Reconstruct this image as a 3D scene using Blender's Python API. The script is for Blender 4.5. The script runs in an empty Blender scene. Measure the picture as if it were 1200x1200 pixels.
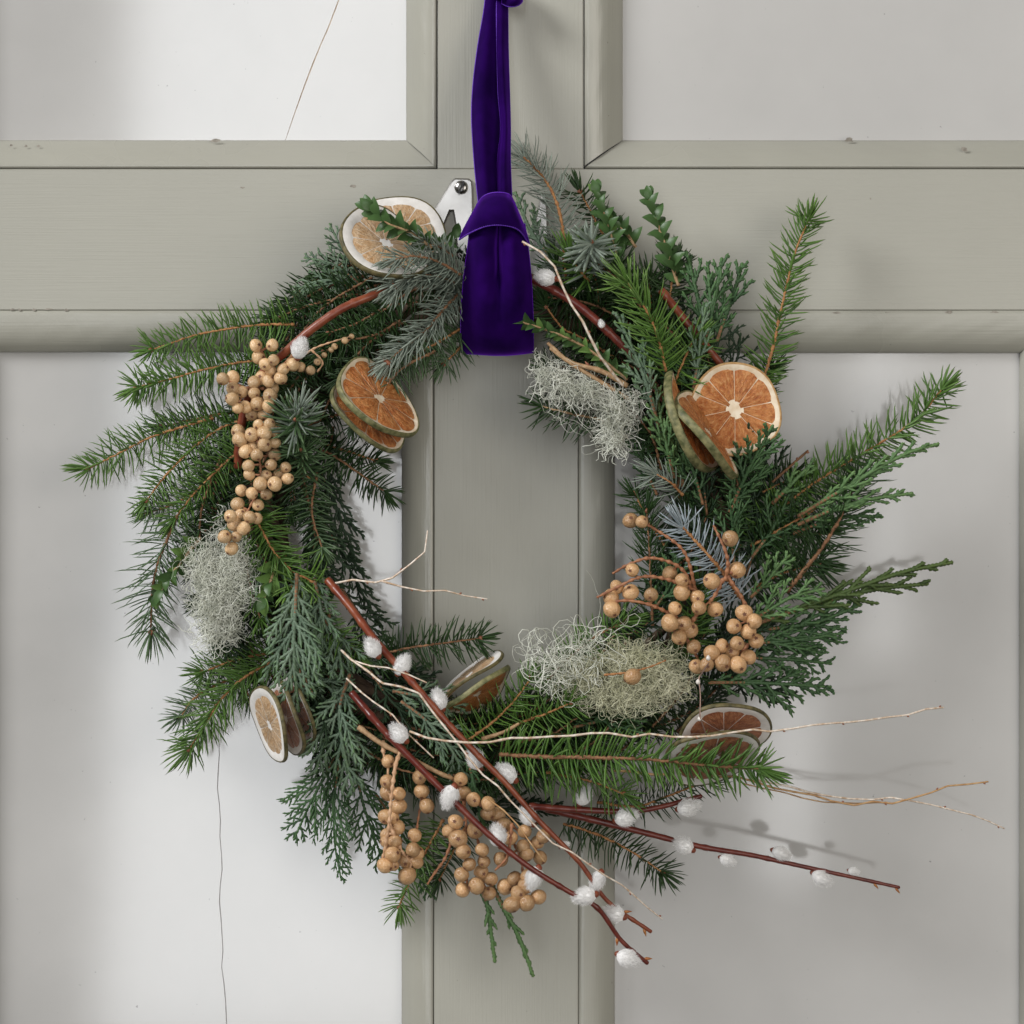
import bpy, math, random
import numpy as np
from mathutils import Vector, Matrix

random.seed(7)
rng = np.random.default_rng(11)
scene = bpy.context.scene
col = scene.collection
R = math.radians

# ------------------------------------------------------------------ camera, world, lamps, exposure
CAM_D = 1.5            # camera to door face, metres
S = 0.0005             # metres per photo pixel on the door face
ZC = 1.50              # height of the picture centre above the floor
cam = bpy.data.cameras.new('camera')
cam.sensor_width = 36
cam.lens = 36 * CAM_D / (1200 * S)
cam.clip_start = 0.05
cam.clip_end = 50
cam_o = bpy.data.objects.new('camera', cam)
cam_o.location = (0, -CAM_D, ZC)
cam_o.rotation_euler = (R(90), 0, 0)
col.objects.link(cam_o)
scene.camera = cam_o

world = bpy.data.worlds.new('World')
scene.world = world
world.use_nodes = True
bg = world.node_tree.nodes['Background']
bg.inputs[0].default_value = (1.0, 0.90, 0.78, 1)
bg.inputs[1].default_value = 0.05


def area(name, loc, target, sx, sy, power, color):
    l = bpy.data.lights.new(name, 'AREA')
    l.shape = 'RECTANGLE'
    l.size, l.size_y, l.energy, l.color = sx, sy, power, color
    o = bpy.data.objects.new(name, l)
    o.location = loc
    d = Vector(target) - Vector(loc)
    o.rotation_euler = d.to_track_quat('-Z', 'Y').to_euler()
    col.objects.link(o)
    return o


# tall window of the room behind and to the left of the camera: its mirror image lies in the left panels
win = area('window_light', (-0.395, -3.0, ZC + 0.12), (-0.395, 0, ZC + 0.12), 0.60, 2.14, 17.5, (0.95, 0.975, 1.0))
win.rotation_euler.rotate_axis('Z', R(-1.8))
# second, higher window further to the left: shading of the mouldings and the soft shadows
area('side_window_light', (-2.3, -1.6, ZC + 1.8), (0, 0, ZC), 1.2, 1.2, 92, (0.99, 0.99, 1.0))
# wide dim light added behind the camera for the sheen of the right panels
area('right_sheen_light', (0.95, -3.0, ZC + 0.1), (0.95, 0, ZC + 0.1), 1.7, 2.6, 14, (1.0, 0.98, 0.95))
# warm fill light added on the right to even out the door
area('right_fill_light', (1.95, -2.6, ZC + 0.3), (0.1, 0, ZC), 1.5, 1.6, 27, (1.0, 0.94, 0.86))
# narrow lights added behind the camera to make faint streaks in the right panel
area('upper_streak_light', (0.65, -2.95, ZC + 0.06), (0.65, 0, ZC + 0.06), 0.05, 0.62, 0.5, (1, 1, 1))
area('lower_streak_light', (0.48, -2.95, ZC - 0.44), (0.48, 0, ZC - 0.44), 0.10, 0.42, 0.45, (1, 1, 1))

scene.view_settings.view_transform = 'Standard'
scene.view_settings.look = 'None'
scene.view_settings.exposure = 0.06
scene.view_settings.gamma = 1
scene.view_settings.use_curve_mapping = False


# ------------------------------------------------------------------ helpers
def P(px, py, d=0.0):
    """photo pixel + millimetres in front of the door face -> world point"""
    d = d * 0.001
    k = S * (CAM_D - d) / CAM_D
    return np.array([(px - 600) * k, -d, ZC + (600 - py) * k])


def nrm(v):
    v = np.asarray(v, float)
    n = np.linalg.norm(v, axis=-1, keepdims=True)
    return v / np.maximum(n, 1e-12)


def path(pts, n=None, step=None):
    """smooth curve through [(px,py,mm)...], evenly resampled"""
    w = np.array([P(*p) for p in pts])
    return smooth(w, n, step)


def smooth(w, n=None, step=None):
    w = np.asarray(w, float)
    if len(w) > 2:
        e = np.vstack([2 * w[0] - w[1], w, 2 * w[-1] - w[-2]])
        out = []
        for i in range(1, len(e) - 2):
            t = np.linspace(0, 1, 12, endpoint=False)[:, None]
            p0, p1, p2, p3 = e[i - 1], e[i], e[i + 1], e[i + 2]
            out.append(0.5 * (2 * p1 + (p2 - p0) * t + (2 * p0 - 5 * p1 + 4 * p2 - p3) * t ** 2 + (3 * p1 - p0 - 3 * p2 + p3) * t ** 3))
        w = np.vstack(out + [e[-2][None]])
    seg = np.linalg.norm(np.diff(w, axis=0), axis=1)
    s = np.concatenate([[0], np.cumsum(seg)])
    if n is None:
        n = max(3, int(s[-1] / step) + 1)
    q = np.linspace(0, s[-1], n)
    return np.stack([np.interp(q, s, w[:, k]) for k in range(3)], 1)


def tangents(p):
    return nrm(np.gradient(p, axis=0))


VIEW = np.array([0, -1.0, 0])   # towards the camera


def frames(T, up=VIEW):
    n2 = up - (T * up).sum(-1, keepdims=True) * T
    bad = np.linalg.norm(n2, axis=-1) < 0.15
    if bad.any():
        z = np.array([0.2, 0, 1.0])
        alt = z - (T * z).sum(-1, keepdims=True) * T
        n2 = np.where(bad[:, None], alt, n2)
    n2 = nrm(n2)
    return np.cross(T, n2), n2


class MB:
    def __init__(s):
        s.v, s.q, s.t, s.c, s.qm, s.tm, s.n = [], [], [], [], [], [], 0

    def add(s, v, q=None, t=None, c=None, m=0):
        v = np.asarray(v, float).reshape(-1, 3)
        s.v.append(v)
        if q is not None and len(q):
            q = np.asarray(q, int).reshape(-1, 4)
            s.q.append(q + s.n)
            s.qm.append(np.full(len(q), m))
        if t is not None and len(t):
            t = np.asarray(t, int).reshape(-1, 3)
            s.t.append(t + s.n)
            s.tm.append(np.full(len(t), m))
        if c is None:
            c = np.full((len(v), 3), 0.5)
        s.c.append(np.asarray(c, float).reshape(-1, 3))
        s.n += len(v)

    def mesh(s, name, mats, off=None, smooth=True, clampy=None):
        v = np.vstack(s.v)
        if clampy is not None:
            v[:, 1] = np.minimum(v[:, 1], clampy)
        if off is not None:
            v = v - off
        q = np.vstack(s.q) if s.q else np.zeros((0, 4), int)
        t = np.vstack(s.t) if s.t else np.zeros((0, 3), int)
        me = bpy.data.meshes.new(name)
        me.vertices.add(len(v))
        me.vertices.foreach_set('co', v.ravel())
        loops = np.concatenate([q.ravel(), t.ravel()])
        me.loops.add(len(loops))
        me.loops.foreach_set('vertex_index', loops)
        nf = len(q) + len(t)
        me.polygons.add(nf)
        starts = np.concatenate([np.arange(len(q)) * 4, len(q) * 4 + np.arange(len(t)) * 3])
        me.polygons.foreach_set('loop_start', starts)
        mi = np.concatenate((s.qm + s.tm) or [np.zeros(0)])
        me.polygons.foreach_set('material_index', mi.astype(int))
        me.polygons.foreach_set('use_smooth', np.full(nf, smooth))
        a = me.attributes.new('tint', 'FLOAT_COLOR', 'POINT')
        c = np.vstack(s.c)
        a.data.foreach_set('color', np.hstack([c, np.ones((len(c), 1))]).ravel())
        me.update(calc_edges=True)
        me.validate()
        for m in (mats if isinstance(mats, (list, tuple)) else [mats]):
            me.materials.append(m)
        return me

    def build(s, name, mats, parent=None, off=None, smooth=True, clampy=None):
        return link(name, s.mesh(name, mats, off, smooth, clampy), parent)


def link(name, data, parent=None, loc=None):
    o = bpy.data.objects.new(name, data)
    col.objects.link(o)
    if parent:
        o.parent = parent
    if loc is not None:
        o.location = loc
    return o


def tag(o, label=None, cat=None, group=None, kind=None):
    if label: o['label'] = label
    if cat: o['category'] = cat
    if group: o['group'] = group
    if kind: o['kind'] = kind
    return o


def tube(mb, p, r, sides=6, c=None, m=0, flat=1.0, up=VIEW, cap=True):
    p = np.asarray(p)
    M = len(p)
    r = np.broadcast_to(np.asarray(r, float), (M,))
    T = tangents(p)
    a, b = frames(T, up)
    th = np.arange(sides) * 2 * math.pi / sides
    ring = a[:, None, :] * np.cos(th)[None, :, None] + flat * b[:, None, :] * np.sin(th)[None, :, None]
    v = p[:, None, :] + ring * r[:, None, None]
    v = v.reshape(-1, 3)
    i = np.arange(M - 1)[:, None] * sides
    j = np.arange(sides)[None, :]
    k = (j + 1) % sides
    q = np.stack([i + j, i + k, i + sides + k, i + sides + j], -1).reshape(-1, 4)
    t = []
    if cap:
        v = np.vstack([v, p[0], p[-1] + T[-1] * r[-1] * 0.6])
        n0, n1 = M * sides, M * sides + 1
        jj = np.arange(sides)
        kk = (jj + 1) % sides
        t = np.vstack([np.stack([np.full(sides, n0), kk, jj], 1),
                       np.stack([np.full(sides, n1), (M - 1) * sides + jj, (M - 1) * sides + kk], 1)])
    if c is not None:
        c = np.asarray(c, float)
        if c.ndim == 2:
            cc = np.repeat(c, sides, axis=0)
            if cap: cc = np.vstack([cc, c[0], c[-1]])
        else:
            cc = np.tile(c, (len(v), 1))
    else:
        cc = None
    mb.add(v, q, t, cc, m)


_nq, _nt = [], []
for k in range(2):
    for j in range(4):
        _nq.append([k * 4 + j, k * 4 + (j + 1) % 4, k * 4 + 4 + (j + 1) % 4, k * 4 + 4 + j])
for j in range(4):
    _nt.append([8 + j, 8 + (j + 1) % 4, 12])
_nq, _nt = np.array(_nq), np.array(_nt)


def needles(mb, B, D, U, L, W, bend, tint, blunt=0.75, thick=0.45, m=0):
    N = len(B)
    D = nrm(D)
    side = nrm(np.cross(D, U))
    up = np.cross(side, D)
    L, W, bend, tint = [np.broadcast_to(np.asarray(x, float), (N,)) for x in (L, W, bend, tint)]
    ts = [0.0, 0.35, 0.82, 1.0]
    fs = [0.65, 1.0, blunt]
    vs, cs = [], []
    for k in range(4):
        t = ts[k]
        c = B + D * (L * t)[:, None] + up * (bend * L * t * t)[:, None]
        if k == 3:
            vs.append(c[:, None, :])
            cs.append(np.stack([tint, np.full(N, 1.0), np.full(N, .4)], 1)[:, None, :])
        else:
            w = (W * 0.5 * fs[k])[:, None]
            vs.append(np.stack([c + side * w, c + up * w * thick * 1.6, c - side * w, c - up * w * thick * 1.6], 1))
            cs.append(np.stack([np.stack([tint, np.full(N, t), np.full(N, b)], 1) for b in (.45, 0., .45, 1.)], 1))
    v = np.concatenate(vs, 1).reshape(-1, 3)
    c = np.concatenate(cs, 1).reshape(-1, 3)
    off = (np.arange(N) * 13)[:, None, None]
    mb.add(v, (_nq[None] + off).reshape(-1, 4), (_nt[None] + off).reshape(-1, 3), c, m)


# ------------------------------------------------------------------ materials
def new_mat(name):
    m = bpy.data.materials.new(name)
    m.use_nodes = True
    nt = m.node_tree
    return m, nt, nt.nodes['Principled BSDF']


def N(nt, typ, **kw):
    n = nt.nodes.new(typ)
    for k, v in kw.items():
        setattr(n, k, v)
    return n


def ramp(nt, fac, stops):
    n = N(nt, 'ShaderNodeValToRGB')
    cr = n.color_ramp
    while len(cr.elements) < len(stops):
        cr.elements.new(0.5)
    for e, (p, c) in zip(cr.elements, stops):
        e.position = p
        e.color = (*c, 1)
    nt.links.new(fac, n.inputs[0])
    return n.outputs[0]


def mixc(nt, fac, a, b, blend='MIX'):
    n = N(nt, 'ShaderNodeMix', data_type='RGBA', blend_type=blend)
    for inp, val in ((n.inputs[0], fac), (n.inputs[6], a), (n.inputs[7], b)):
        if hasattr(val, 'is_linked'):
            nt.links.new(val, inp)
        elif isinstance(val, (int, float)):
            inp.default_value = val
        else:
            inp.default_value = (*val, 1)
    return n.outputs[2]


def noise(nt, scale, detail=3, vec=None, rough=0.5):
    n = N(nt, 'ShaderNodeTexNoise')
    n.inputs['Scale'].default_value = scale
    n.inputs['Detail'].default_value = detail
    n.inputs['Roughness'].default_value = rough
    if vec is not None:
        nt.links.new(vec, n.inputs['Vector'])
    return n.outputs['Fac']


def obj_vec(nt, scale=(1, 1, 1)):
    tc = N(nt, 'ShaderNodeTexCoord')
    mp = N(nt, 'ShaderNodeMapping')
    mp.inputs['Scale'].default_value = scale
    nt.links.new(tc.outputs['Object'], mp.inputs['Vector'])
    return mp.outputs[0]


def bump(nt, h, strength, dist, prev=None):
    b = N(nt, 'ShaderNodeBump')
    b.inputs['Strength'].default_value = strength
    b.inputs['Distance'].default_value = dist
    nt.links.new(h, b.inputs['Height'])
    if prev is not None:
        nt.links.new(prev, b.inputs['Normal'])
    return b.outputs[0]


def paint(name, c, grain, rough, gb=0.35, mott=0.06, wav=0.0):
    m, nt, b = new_mat(name)
    sc = {'h': (14, 60, 800), 'v': (800, 60, 14), 'n': (60, 60, 60)}[grain]
    g = noise(nt, 1.0, 4, obj_vec(nt, sc), 0.6)
    big = noise(nt, 7, 4, obj_vec(nt))
    spots = noise(nt, 330, 2, obj_vec(nt))
    cc = ramp(nt, big, [(0.3, [x * (1 - mott) for x in c]), (0.7, [min(1, x * (1 + mott)) for x in c])])
    cc = mixc(nt, 0.05, cc, ramp(nt, g, [(0.3, [x * .75 for x in c]), (0.7, [min(1, x * 1.15) for x in c])]))
    sp = ramp(nt, spots, [(0.18, (1, 1, 1)), (0.24, (0, 0, 0))])
    cc = mixc(nt, sp, cc, [x * .55 for x in c])
    nt.links.new(cc, b.inputs['Base Color'])
    rr = ramp(nt, big, [(0.3, [rough * .9] * 3), (0.7, [rough * 1.12] * 3)])
    nt.links.new(rr, b.inputs['Roughness'])
    n = bump(nt, g, gb, 0.0006)
    n = bump(nt, noise(nt, 26, 3, obj_vec(nt)), 0.25 + wav, 0.0008, n)
    nt.links.new(n, b.inputs['Normal'])
    return m


M = {}
FR = (0.385, 0.378, 0.324)
M['rail'] = paint('paint_rail', FR, 'h', 0.36, 0.38)
M['stile'] = paint('paint_stile', FR, 'v', 0.36, 0.38)
M['mould_h'] = paint('paint_moulding_h', FR, 'h', 0.27, 0.25)
M['mould_v'] = paint('paint_moulding_v', FR, 'v', 0.2, 0.25)
M['panel'] = paint('paint_panel', (0.475, 0.467, 0.450), 'n', 0.10, 0.0, 0.07, -0.24)
M['panel'].node_tree.nodes['Principled BSDF'].inputs['Specular IOR Level'].default_value = 1.0
M['wall'] = paint('paint_wall', (0.5, 0.49, 0.46), 'n', 0.6)


def simple(name, c, rough=0.5, spec=0.5, metal=0, c2=None, nscale=200, nb=0.0, nd=0.0003, sheen=None):
    m, nt, b = new_mat(name)
    b.inputs['Roughness'].default_value = rough
    b.inputs['Metallic'].default_value = metal
    b.inputs['Specular IOR Level'].default_value = spec
    if c2 is not None:
        f = noise(nt, nscale, 3, obj_vec(nt))
        nt.links.new(ramp(nt, f, [(0.35, c), (0.65, c2)]), b.inputs['Base Color'])
    else:
        b.inputs['Base Color'].default_value = (*c, 1)
    if nb:
        nt.links.new(bump(nt, noise(nt, nscale * 1.7, 3, obj_vec(nt)), nb, nd), b.inputs['Normal'])
    if sheen:
        b.inputs['Sheen Weight'].default_value = sheen[0]
        b.inputs['Sheen Roughness'].default_value = sheen[1]
        b.inputs['Sheen Tint'].default_value = (*sheen[2], 1)
    return m


def leafy(name, c1, c2, under, tip, rough=0.42, tipw=0.5, underw=0.6, spec=0.28, nscale=900):
    """needle / scale foliage: tint.r random, tint.g along the needle, tint.b underside"""
    m, nt, b = new_mat(name)
    at = N(nt, 'ShaderNodeAttribute', attribute_name='tint')
    sx = N(nt, 'ShaderNodeSeparateColor')
    nt.links.new(at.outputs['Color'], sx.inputs[0])
    c = ramp(nt, sx.outputs[0], [(0.0, c1), (1.0, c2)])
    mu = N(nt, 'ShaderNodeMath', operation='MULTIPLY')
    mu.inputs[1].default_value = underw
    nt.links.new(sx.outputs[2], mu.inputs[0])
    c = mixc(nt, mu.outputs[0], c, under)
    pw = N(nt, 'ShaderNodeMath', operation='POWER')
    pw.inputs[1].default_value = 3
    nt.links.new(sx.outputs[1], pw.inputs[0])
    mt = N(nt, 'ShaderNodeMath', operation='MULTIPLY')
    mt.inputs[1].default_value = tipw
    nt.links.new(pw.outputs[0], mt.inputs[0])
    c = mixc(nt, mt.outputs[0], c, tip)
    f = noise(nt, nscale, 2, obj_vec(nt))
    c = mixc(nt, 0.35, c, ramp(nt, f, [(0.3, (.35, .35, .35)), (.7, (1, 1, 1))]), 'MULTIPLY')
    nt.links.new(c, b.inputs['Base Color'])
    b.inputs['Roughness'].default_value = rough
    b.inputs['Specular IOR Level'].default_value = spec
    return m


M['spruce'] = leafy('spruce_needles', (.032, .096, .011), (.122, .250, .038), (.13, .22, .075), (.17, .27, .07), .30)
M['spruce_dark'] = leafy('spruce_dark_needles', (.008, .026, .006), (.030, .076, .018), (.045, .085, .03), (.06, .11, .032), .30)  # darkened spruce copy: shade between the sprigs put into the colour
M['spruce_bright'] = leafy('spruce_bright_needles', (.060, .150, .018), (.130, .26, .042), (.18, .29, .10), (.26, .38, .11), .30)
M['fir'] = leafy('fir_needles', (.10, .140, .100), (.24, .29, .235), (.43, .48, .42), (.30, .36, .28), .32, underw=.8)
M['fir_blue'] = leafy('blue_fir_needles', (.22, .28, .30), (.38, .44, .47), (.56, .62, .66), (.44, .50, .52), .32, underw=.8)
M['fir_green'] = leafy('fir_green_needles', (.026, .070, .020), (.090, .168, .062), (.18, .25, .16), (.18, .26, .13), .30, underw=.7)
M['cyp_glauc'] = leafy('cypress_glaucous', (.058, .108, .062), (.185, .262, .178), (.27, .35, .265), (.15, .30, .08), .5)
M['cyp_green'] = leafy('cypress_green', (.020, .058, .019), (.066, .142, .050), (.12, .20, .11), (.14, .28, .09), .5)
M['cyp_bright'] = leafy('cypress_bright', (.075, .16, .055), (.135, .25, .09), (.18, .30, .14), (.23, .38, .13), .5)
M['cyp_olive'] = leafy('cypress_olive', (.045, .08, .022), (.090, .145, .040), (.12, .17, .06), (.14, .20, .05), .5)
M['cyp_dark'] = leafy('cypress_dark', (.010, .024, .011), (.028, .056, .026), (.040, .07, .038), (.045, .09, .035), .5)  # cypress greens lowered the same way, painting in the dark gaps
M['box'] = leafy('boxwood_leaf', (.035, .085, .025), (.07, .14, .04), (.11, .17, .08), (.08, .16, .05), .35)
M['box_bright'] = leafy('boxwood_bright_leaf', (.09, .19, .05), (.16, .28, .07), (.2, .3, .1), (.18, .3, .08), .35)
M['bark_or'] = simple('spruce_twig_bark', (.27, .105, .036), .75, c2=(.48, .24, .09), nscale=600, nb=.5)
M['bark_br'] = simple('twig_bark_brown', (.16, .075, .035), .75, c2=(.30, .15, .07), nscale=500, nb=.5)
M['bark_tan'] = simple('twig_bark_tan', (.34, .20, .10), .7, c2=(.5, .33, .18), nscale=500, nb=.5)
M['bud'] = simple('bud_scales', (.20, .065, .035), .55, c2=(.36, .15, .08), nscale=900, nb=.6)
M['willow'] = simple('willow_bark_red', (.10, .016, .012), .32, c2=(.17, .036, .022), nscale=160, nb=.25)
M['willow_br'] = simple('willow_bark_brown', (.17, .034, .017), .36, c2=(.27, .075, .033), nscale=160, nb=.25)
M['scar'] = simple('willow_bud_scale', (.48, .22, .07), .5, c2=(.33, .10, .03), nscale=400)
M['catkin'] = simple('catkin_fur', (.86, .85, .83), .9, .2, c2=(.94, .93, .92), nscale=300, sheen=(.5, .5, (1, 1, 1)))
M['birch'] = simple('birch_twig_bark', (.50, .34, .21), .3, .7, c2=(.88, .80, .70), nscale=330, nb=.3)
M['birch_gold'] = simple('birch_twig_gold', (.40, .20, .07), .35, .6, c2=(.60, .38, .18), nscale=220, nb=.3)
M['lichen'] = simple('lichen_grey', (.62, .64, .54), .9, .2, c2=(.84, .85, .76), nscale=90)
M['lichen_gr'] = simple('lichen_green', (.55, .55, .37), .9, .2, c2=(.78, .77, .58), nscale=90)
M['lichen_core'] = simple('lichen_core', (.20, .21, .15), .95, .1, c2=(.30, .31, .23), nscale=120, nb=.6)
M['vine'] = simple('vine_bark', (.045, .026, .015), .8, c2=(.09, .055, .03), nscale=200, nb=.6)
M['stalk'] = simple('berry_stalk', (.25, .095, .045), .6, c2=(.42, .19, .09), nscale=500, nb=.6)
M['stalk_pale'] = simple('berry_stalk_pale', (.50, .28, .15), .6, c2=(.66, .42, .25), nscale=500, nb=.6)
M['calyx'] = simple('berry_calyx', (.12, .045, .025), .7, c2=(.2, .09, .05), nscale=600)
M['metal'] = simple('brushed_nickel', (.40, .39, .375), .33, .5, .95, c2=(.48, .47, .455), nscale=80, nb=.15)
M['screw'] = simple('screw_metal', (.50, .49, .47), .25, .5, 1.0)
M['wire'] = simple('florist_wire', (.30, .20, .16), .35, .5, .6)
M['bead'] = simple('wire_bead', (.75, .70, .64), .25)
M['crackwood'] = simple('crack_bare_wood', (.36, .27, .18), .85, c2=(.62, .54, .44), nscale=150)
M['crackdark'] = simple('screw_slot', (.03, .03, .03), .7)
M['chip'] = simple('paint_chip', (.20, .18, .15), .8, c2=(.36, .33, .28), nscale=300)
M['crackgrey'] = simple('crack_grey', (.32, .31, .30), .9, c2=(.45, .44, .43), nscale=150)  # grey of the wavering crack in the lower left panel


def berry_mat(name, c1, c2):
    m, nt, b = new_mat(name)
    v = obj_vec(nt)
    oi = N(nt, 'ShaderNodeObjectInfo')
    f = noise(nt, 1.6, 3, v)
    w = N(nt, 'ShaderNodeTexVoronoi')
    w.feature = 'DISTANCE_TO_EDGE'
    w.inputs['Scale'].default_value = 8.0
    nt.links.new(v, w.inputs['Vector'])
    c = ramp(nt, f, [(0.3, c1), (0.7, c2)])
    c = mixc(nt, ramp(nt, w.outputs[0], [(0.0, (.5, .5, .5)), (0.08, (0, 0, 0))]), c, [x * .55 for x in c1])
    f3 = noise(nt, 9, 3, v)
    c = mixc(nt, ramp(nt, f3, [(0.55, (0, 0, 0)), (0.70, (.28, .28, .28))]), c, [x * .6 for x in c1])
    h = N(nt, 'ShaderNodeHueSaturation')
    mr = N(nt, 'ShaderNodeMapRange')
    mr.inputs[3].default_value = 0.64
    mr.inputs[4].default_value = 1.12
    nt.links.new(oi.outputs['Random'], mr.inputs[0])
    nt.links.new(mr.outputs[0], h.inputs['Value'])
    nt.links.new(c, h.inputs['Color'])
    nt.links.new(h.outputs[0], b.inputs['Base Color'])
    b.inputs['Roughness'].default_value = 0.22
    nt.links.new(bump(nt, noise(nt, 4, 4, v), .22, .12), b.inputs['Normal'])
    return m


M['berry'] = berry_mat('berry_skin_tan', (.55, .31, .145), (.72, .46, .24))
M['berry_pale'] = berry_mat('berry_skin_pale', (.66, .41, .20), (.82, .58, .34))


def flesh_mat(name, c1, c2, c3):
    """radial fibres: noise in polar coordinates of the slice's own plane"""
    m, nt, b = new_mat(name)
    tc = N(nt, 'ShaderNodeTexCoord')
    sp = N(nt, 'ShaderNodeSeparateXYZ')
    nt.links.new(tc.outputs['Object'], sp.inputs[0])
    an = N(nt, 'ShaderNodeMath', operation='ARCTAN2')
    nt.links.new(sp.outputs[1], an.inputs[0])
    nt.links.new(sp.outputs[0], an.inputs[1])
    ln = N(nt, 'ShaderNodeVectorMath', operation='LENGTH')
    nt.links.new(tc.outputs['Object'], ln.inputs[0])
    cb = N(nt, 'ShaderNodeCombineXYZ')
    ma = N(nt, 'ShaderNodeMath', operation='MULTIPLY')
    ma.inputs[1].default_value = 9
    mb_ = N(nt, 'ShaderNodeMath', operation='MULTIPLY')
    mb_.inputs[1].default_value = 260
    nt.links.new(an.outputs[0], ma.inputs[0])
    nt.links.new(ln.outputs['Value'], mb_.inputs[0])
    nt.links.new(ma.outputs[0], cb.inputs[0])
    nt.links.new(mb_.outputs[0], cb.inputs[1])
    f = noise(nt, 1.0, 5, cb.outputs[0], .65)
    f2 = noise(nt, 150, 3, obj_vec(nt))
    c = ramp(nt, f, [(0.32, c1), (0.5, c2), (0.68, c3)])
    c = mixc(nt, 0.35, c, ramp(nt, f2, [(0.3, c1), (0.7, c3)]))
    nt.links.new(c, b.inputs['Base Color'])
    b.inputs['Roughness'].default_value = 0.5
    nt.links.new(bump(nt, f, 1.0, .0022), b.inputs['Normal'])
    b.inputs['Roughness'].default_value = 0.4
    return m


M['flesh'] = flesh_mat('dried_orange_flesh', (.30, .068, .013), (.57, .175, .035), (.82, .43, .17))
M['flesh_pale'] = flesh_mat('dried_pale_flesh', (.46, .22, .075), (.62, .40, .20), (.78, .62, .44))
M['flesh_red'] = flesh_mat('dried_red_flesh', (.20, .055, .022), (.34, .115, .045), (.52, .25, .12))
M['pith'] = simple('dried_pith', (.72, .57, .39), .75, .3, c2=(.86, .76, .60), nscale=180, nb=.5)
M['pith_white'] = simple('dried_white_pith', (.76, .73, .68), .75, .3, c2=(.86, .83, .79), nscale=180, nb=.5)
M['rind'] = simple('dried_rind_olive', (.075, .085, .030), .55, .4, c2=(.26, .24, .11), nscale=260, nb=.7)
M['rind_green'] = simple('dried_rind_green', (.060, .055, .022), .55, .4, c2=(.17, .14, .06), nscale=260, nb=.7)
M['rind_or'] = simple('dried_rind_amber', (.42, .22, .07), .55, .4, c2=(.58, .38, .18), nscale=260, nb=.7)
M['velvet'] = simple('purple_velvet', (.009, .0003, .042), .9, .05, c2=(.019, .0007, .082), nscale=55, nb=.3, sheen=(1.0, .30, (.26, .035, .9)))
M['velvet_edge'] = simple('velvet_selvedge', (.085, .018, .33), .6, .3, c2=(.14, .04, .46), nscale=900)

# ------------------------------------------------------------------ the door
PD = 14.0    # panel face lies this many mm behind the frame face
door = tag(link('door', None), 'grey-green painted panelled wooden door with lighter recessed panels', 'door')
door.location = P(595, 600, 0)
DO = np.array(door.location)


def box_px(x0, x1, y0, y1, front, back, mat, name, bev=0.0006):
    """slab given by pixel edges on the door face; front/back in mm towards the viewer"""
    def q(px, py, mm):
        return np.array([(px - 600) * S, -mm * 0.001, ZC + (600 - py) * S])
    b = bev
    a0, a1 = q(x0, y1, front), q(x1, y0, front)
    X0, Z0, X1, Z1 = a0[0], a0[2], a1[0], a1[2]
    yf, yb = -front * .001, -back * .001
    mb = MB()
    v = []
    for (ins, y) in ((b, yf), (0, yf + b), (0, yb)):
        v += [(X0 + ins, y, Z0 + ins), (X1 - ins, y, Z0 + ins), (X1 - ins, y, Z1 - ins), (X0 + ins, y, Z1 - ins)]
    qs = [[0, 1, 2, 3], [11, 10, 9, 8]]
    for k in range(2):
        for j in range(4):
            qs.append([k * 4 + j, k * 4 + 4 + j, k * 4 + 4 + (j + 1) % 4, k * 4 + (j + 1) % 4])
    mb.add(v, qs)
    return mb.build(name, mat, door, DO, smooth=False)


tag(box_px(-215, 1405, 198.0, 363.7, 0, -34, M['rail'], 'rail'), 'wide horizontal middle rail of the door')
box_px(512.8, 683.8, -420, 197.9, -0.25, -34, M['stile'], 'stile')
box_px(508.6, 677.9, 363.2, 1640, -0.25, -34, M['stile'], 'stile')
for x0, x1, x2, x3 in ((-215, -56, -215, -56), (1259, 1405, 1243, 1405)):
    box_px(x0, x1, -420, 197.9, -0.25, -34, M['stile'], 'stile')
    box_px(x2, x3, 363.3, 1640, -0.25, -34, M['stile'], 'stile')


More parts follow.
